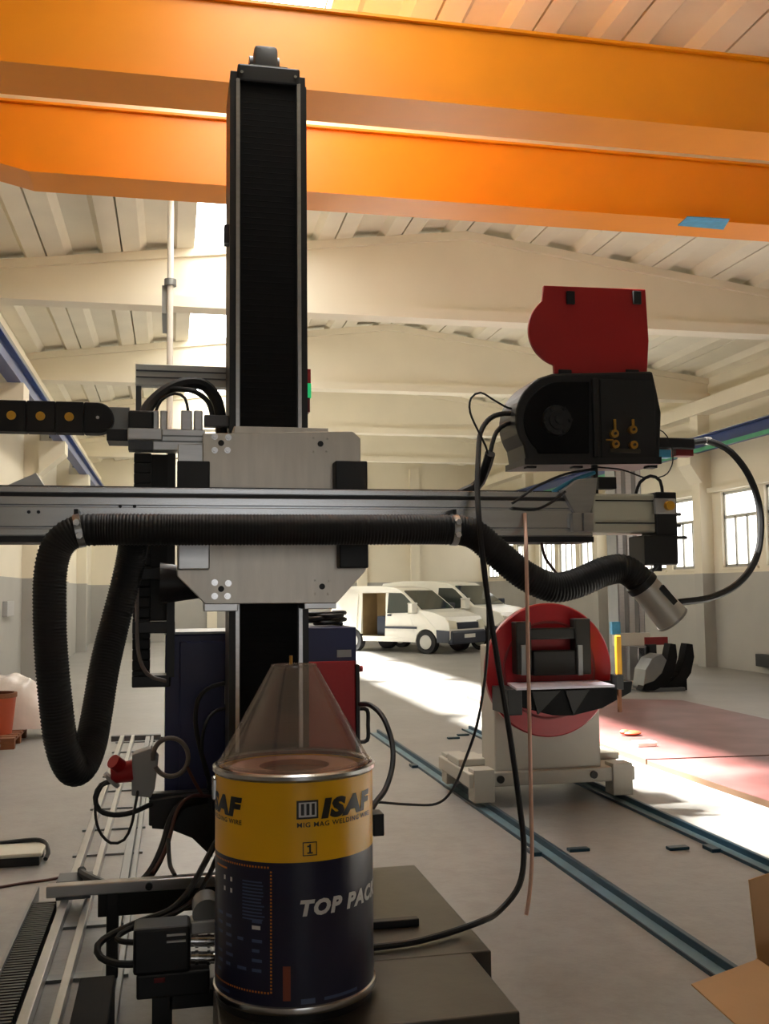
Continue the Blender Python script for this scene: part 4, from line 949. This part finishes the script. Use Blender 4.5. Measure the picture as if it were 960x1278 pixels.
tp = P(934, 1098, Y=A_.y + .02)
slab([A_, A_ + ext, tp + ext + Vector((0, 0, .01)), tp], .005, 'flap')

# ------------------------------------------------------------------ left side: pallet, pot, pad
c = P(2, 936, Z=0)
pl = thing('pallet', (c.x - .15, c.y + .5, 0), 'worn wooden pallet by the windowless wall', 'pallet')
px0, px1, py0 = c.x - .6, P(33, 915, Z=.0).x + .05, c.y
for y in (py0, py0 + .45, py0 + .9):
    for x in (px0, (px0 + px1) / 2 - .07, px1 - .14): MB().box(x, x + .14, y, y + .1, .022, .084).build('block', 'wood', pl)
    MB().box(px0, px1, y, y + .1, 0, .022).build('bottom_board', 'wood', pl)
for x in (px0, (px0 + px1) / 2 - .07, px1 - .14): MB().box(x, x + .14, py0, py0 + 1.02, .084, .10).build('stringer', 'wood', pl)
for i in range(6): MB().box(px0, px1, py0 + i * .178, py0 + i * .178 + .13, .10, .122).build('top_board', 'wood', pl)
pc = Vector((P(5, 900, Y=py0 + .4).x - .12, py0 + .45, .122))
pt = thing('clay_pot', tuple(pc), 'terracotta coloured tub with a dark rim on the pallet', 'tub')
MB().lathe([(0, .0), (.20, 0), (.24, .42), (.22, .42), (.19, .05), (0, .05)], tuple(pc), 36).build('tub', 'terracotta', pt, smooth=True)
MB().lathe([(.22, .41), (.25, .41), (.25, .46), (.22, .46)], tuple(pc), 36).build('rim', 'wood', pt, smooth=True)
rn = random.Random(9); q_ = Vector((P(10, 900, Y=pc.y + .5).x, pc.y + .55, .122)); m = MB(); nx, ny = 36, 18; vs = []
for j in range(ny + 1):
    for i in range(nx + 1):
        u, w_ = i / nx * 2 - 1, j / ny * 2 - 1
        hgt = .62 * (max(0, 1 - abs(u) ** 2.6)) ** .6 * (max(0, 1 - w_ * w_)) ** .5
        hgt += .03 * math.sin(9 * u + 3 * w_) * math.cos(7 * w_ - 4 * u) * (hgt > .02)
        vs.append((q_.x + u * .48 + rn.uniform(-.01, .01), q_.y + w_ * .28, q_.z + max(0, hgt)))
m.add(vs, [(j * (nx + 1) + i, j * (nx + 1) + i + 1, (j + 1) * (nx + 1) + i + 1, (j + 1) * (nx + 1) + i) for j in range(ny) for i in range(nx)])
tag(m.build('plastic_sheeting', 'plastic_wrap', None, smooth=True), 'crumpled white plastic wrapping behind the terracotta tub', 'plastic sheet')
c = P(14, 1084, Z=0)
pd = thing('floor_pad', (c.x, c.y, 0), 'cream topped pad on dark runners lying on the floor', 'pad')
x1p = P(47, 1080, Z=.06).x
MB().bbox(x1p - .55, x1p, c.y, c.y + .32, .06, .085, .008).build('pad_top', 'cream_box', pd)
for y in (c.y + .03, c.y + .24): MB().box(x1p - .52, x1p - .02, y, y + .05, 0, .06).build('runner', 'black_metal', pd)
MB().tube(spline([(x1p - .3, c.y + .30, .09), (x1p - .05, c.y + .28, .10), (x1p + .02, c.y + .15, .06), (x1p + .015, c.y + .06, .03)], .03), .014, 8).build('strap', 'black_metal', pd, smooth=True)
cable('floor_lead', [P(-5, 1108, Z=.008), P(30, 1102, Z=.008), P(60, 1098, Z=.008), P(88, 1092, Z=.008)], .008, 'brown_cable', 'thin dark lead on the floor near the cream pad', world=True)
# wall fittings on the left
w0, w1 = P(3, 770, X=XL + .012), P(12, 750, X=XL + .012)
tag(MB().bbox(XL + .008, XL + .09, w0.y, w1.y, w0.z, w1.z, .01).build('wall_switch', 'grey_plastic', None), 'small grey switch box on the windowless wall', 'switch')

# ------------------------------------------------------------------ vans
def arc_pts(cx_, r, z, n=10): return [(cx_ + r * math.cos(t), z + r * math.sin(t)) for t in [math.pi * k / n for k in range(n + 1)]]
def make_van(name, label, L, H, wid, door_open):
    v = thing(name, (0, 0, 0), label, 'van')
    k = L / 4.2; kh = H / 1.84; hw = wid / 2
    def S_(pts): return [(x * k, z * kh) for x, z in pts]
    fx, rx, wr = 1.30, -1.28, .36
    prof = S_([(2.02, .30), (2.10, .42), (2.10, .62), (2.06, .82), (1.94, .98), (1.55, 1.10), (1.10, 1.17), (.72, 1.47), (.42, 1.68), (.22, 1.77), (-.3, 1.83), (-1.3, 1.84), (-1.95, 1.78), (-2.05, 1.55), (-2.10, 1.0), (-2.10, .30)])
    rear_arc = [(x * k, z * kh) for x, z in arc_pts(rx, wr, .30)][::-1]; front_arc = [(x * k, z * kh) for x, z in arc_pts(fx, wr, .30)][::-1]
    poly = prof + rear_arc + front_arc
    def half(z): 
        z = z / kh
        return hw * (1.0 if z < 1.0 else 1.0 - .14 * (z - 1.0) / .84) * (1.0 if z > .5 else .97)
    m = MB().prism(poly, -1, 1)
    for q in m.v: q.y = q.y * half(q.z)
    body = m.build('body', 'van_white', v, bevel=.03)
    def skin(pts, off=.008, sgn=-1, d=.035):
        """thin panel that follows the side of the body"""
        n_ = len(pts); a = [(x * k, sgn * (half(z * kh) + off), z * kh) for x, z in pts]; b = [(x, y - sgn * d, z) for x, y, z in a]
        return MB().add(a + b, [tuple(range(n_)), tuple(range(2*n_-1, n_-1, -1))] + [(i, i+n_, (i+1) % n_ + n_, (i+1) % n_) for i in range(n_)])
    if door_open:
        cut = MB().box(-.98 * k, -.12 * k, -2, -.1, .44 * kh, 1.64 * kh).build('cut', 'van_inside', v)
        md = body.modifiers.new('cut', 'BOOLEAN'); md.object = cut; md.operation = 'DIFFERENCE'
        body.modifiers.move(1, 0); bpy.context.view_layer.update()
        me = bpy.data.meshes.new_from_object(body.evaluated_get(bpy.context.evaluated_depsgraph_get()))
        body.modifiers.clear(); body.data = me; bpy.data.objects.remove(cut)
        x0, x1, z0, z1 = -.975 * k, -.125 * k, .445 * kh, 1.635 * kh; yi, yo = -.105, -(hw * .90)
        ln = MB()
        ln.box(x0, x1, yi - .02, yi, z0, z1); ln.box(x0, x0 + .01, yo, yi, z0, z1); ln.box(x1 - .01, x1, yo, yi, z0, z1); ln.box(x0, x1, yo, yi, z0, z0 + .01); ln.box(x0, x1, yo, yi, z1 - .01, z1)
        ln.build('cargo_lining', 'van_inside', v)
        MB().bbox(-.6 * k, -.3 * k, -.6, -.3, z0 + .01, z0 + .55, .03).build('cargo', 'van_dark', v)
        skin([(-2.02, .62), (-1.1, .62), (-1.1, 1.62), (-1.98, 1.62)], .05, -1, .075).build('sliding_door', 'van_white', v)
    for ax in (fx, rx):
        m = MB().cyl((ax * k, -(hw - .15), .31), (ax * k, hw - .15, .31), .05, n=12); m.box(ax * k - .06, ax * k + .06, -.4, .4, .28, .74 * kh); m.build('axle', 'van_dark', v)
    for sg in (-1, 1):
        skin([(-.02, 1.08), (.98, 1.10), (.78, 1.36), (.52, 1.58), (.42, 1.63), (-.02, 1.64)], .008, sg).build('side_window', 'van_glass', v)
        skin([(-1.5, .66), (1.0, .66), (1.0, .72), (-1.5, .72)] if not door_open or sg > 0 else [(-.1, .66), (1.0, .66), (1.0, .72), (-.1, .72)], .012, sg).build('side_moulding', 'van_dark', v)
        skin([(.0, 1.0), (.12, 1.0), (.12, 1.05), (.0, 1.05)], .02, sg).build('door_handle', 'van_dark', v)
        mm = MB().bbox(.86 * k, 1.0 * k, sg * (half(1.2 * kh) + .02), sg * (half(1.2 * kh) + .2), 1.10 * kh, 1.34 * kh, .03); mm.build('wing_mirror', 'van_white' if sg < 0 else 'van_dark', v)
        for ax in (fx, rx):
            wy = sg * (hw - .10); tw = MB().cyl((ax * k, wy - .1, .31), (ax * k, wy + .1, .31), .31, n=28).build('wheel', 'tyre', v, smooth=True)
            MB().cyl((ax * k, wy + sg * .095, .31), (ax * k, wy + sg * .112, .31), .19, n=20).build('hub_cap', 'hub', tw, smooth=True)
        MB().add([(2.075 * k, sg * hw * .62, .66 * kh), (2.06 * k, sg * hw * .985, .68 * kh), (1.99 * k, sg * hw * .985, .90 * kh), (2.03 * k, sg * hw * .62, .87 * kh),
                  (2.125 * k, sg * hw * .62, .66 * kh), (2.09 * k, sg * hw * .99, .68 * kh), (2.04 * k, sg * hw * .99, .90 * kh), (2.085 * k, sg * hw * .62, .87 * kh)], [(0,1,2,3),(4,7,6,5),(0,4,5,1),(1,5,6,2),(2,6,7,3),(3,7,4,0)]).build('headlight', 'lamp_glass', v)
        skin([(1.66, .30), (2.06, .30), (2.09, .62), (1.66, .64)], .012, sg).build('bumper_corner', 'van_dark', v)
    # windscreen lies on the slanted part of the profile
    wsp = [(1.10, 1.19), (.44, 1.69)]
    o_ = Vector((.50, 0, .62)).normalized() * .012
    pts = []
    for (x, z), f in ((wsp[0], .9), (wsp[1], .86)):
        for sg in (-1, 1): pts.append(Vector((x * k, sg * half(z * kh) * f, z * kh)))
    pts = [pts[0], pts[1], pts[3], pts[2]]
    MB().add([p + o_ for p in pts] + [p - o_ * 2.5 for p in pts], [(0,1,2,3),(7,6,5,4),(0,4,5,1),(1,5,6,2),(2,6,7,3),(3,7,4,0)]).build('windscreen', 'van_glass', v)
    MB().bbox(1.98 * k, 2.16 * k, -hw * .96, hw * .96, .26 * kh, .62 * kh, .05).build('front_bumper', 'van_dark', v)
    gr = MB().bbox(2.03 * k, 2.125 * k, -hw * .58, hw * .58, .66 * kh, .84 * kh, .02).build('grille', 'van_dark', v)
    MB().box(2.16 * k, 2.17 * k, -.26, .26, .42 * kh, .52 * kh).build('number_plate', 'white_paint', v)
    MB().bbox(-2.16 * k, -2.02 * k, -hw * .96, hw * .96, .28 * kh, .55 * kh, .04).build('rear_bumper', 'van_dark', v)
    return v
def place(v, wheel_px, head_deg, L, wid):
    """put the nearer front wheel on the floor point seen at wheel_px"""
    h = math.radians(head_deg); p = P(*wheel_px, Z=0); k = L / 4.2
    off = Vector((1.30 * k * math.cos(h) + (wid / 2 - .05) * math.sin(h), 1.30 * k * math.sin(h) - (wid / 2 - .05) * math.cos(h), 0))
    v.location = (p.x - off.x, p.y - off.y, 0); v.rotation_euler = (0, 0, h)
v1 = make_van('delivery_van', 'small white van with its side door slid open', 4.15, 1.84, 1.72, True)
place(v1, (533, 816), -50, 4.15, 1.72)
v2 = make_van('delivery_van', 'white van with closed side parked behind the van with the open door', 4.6, 1.98, 1.80, False)
place(v2, (600, 811), -50, 4.6, 1.80)
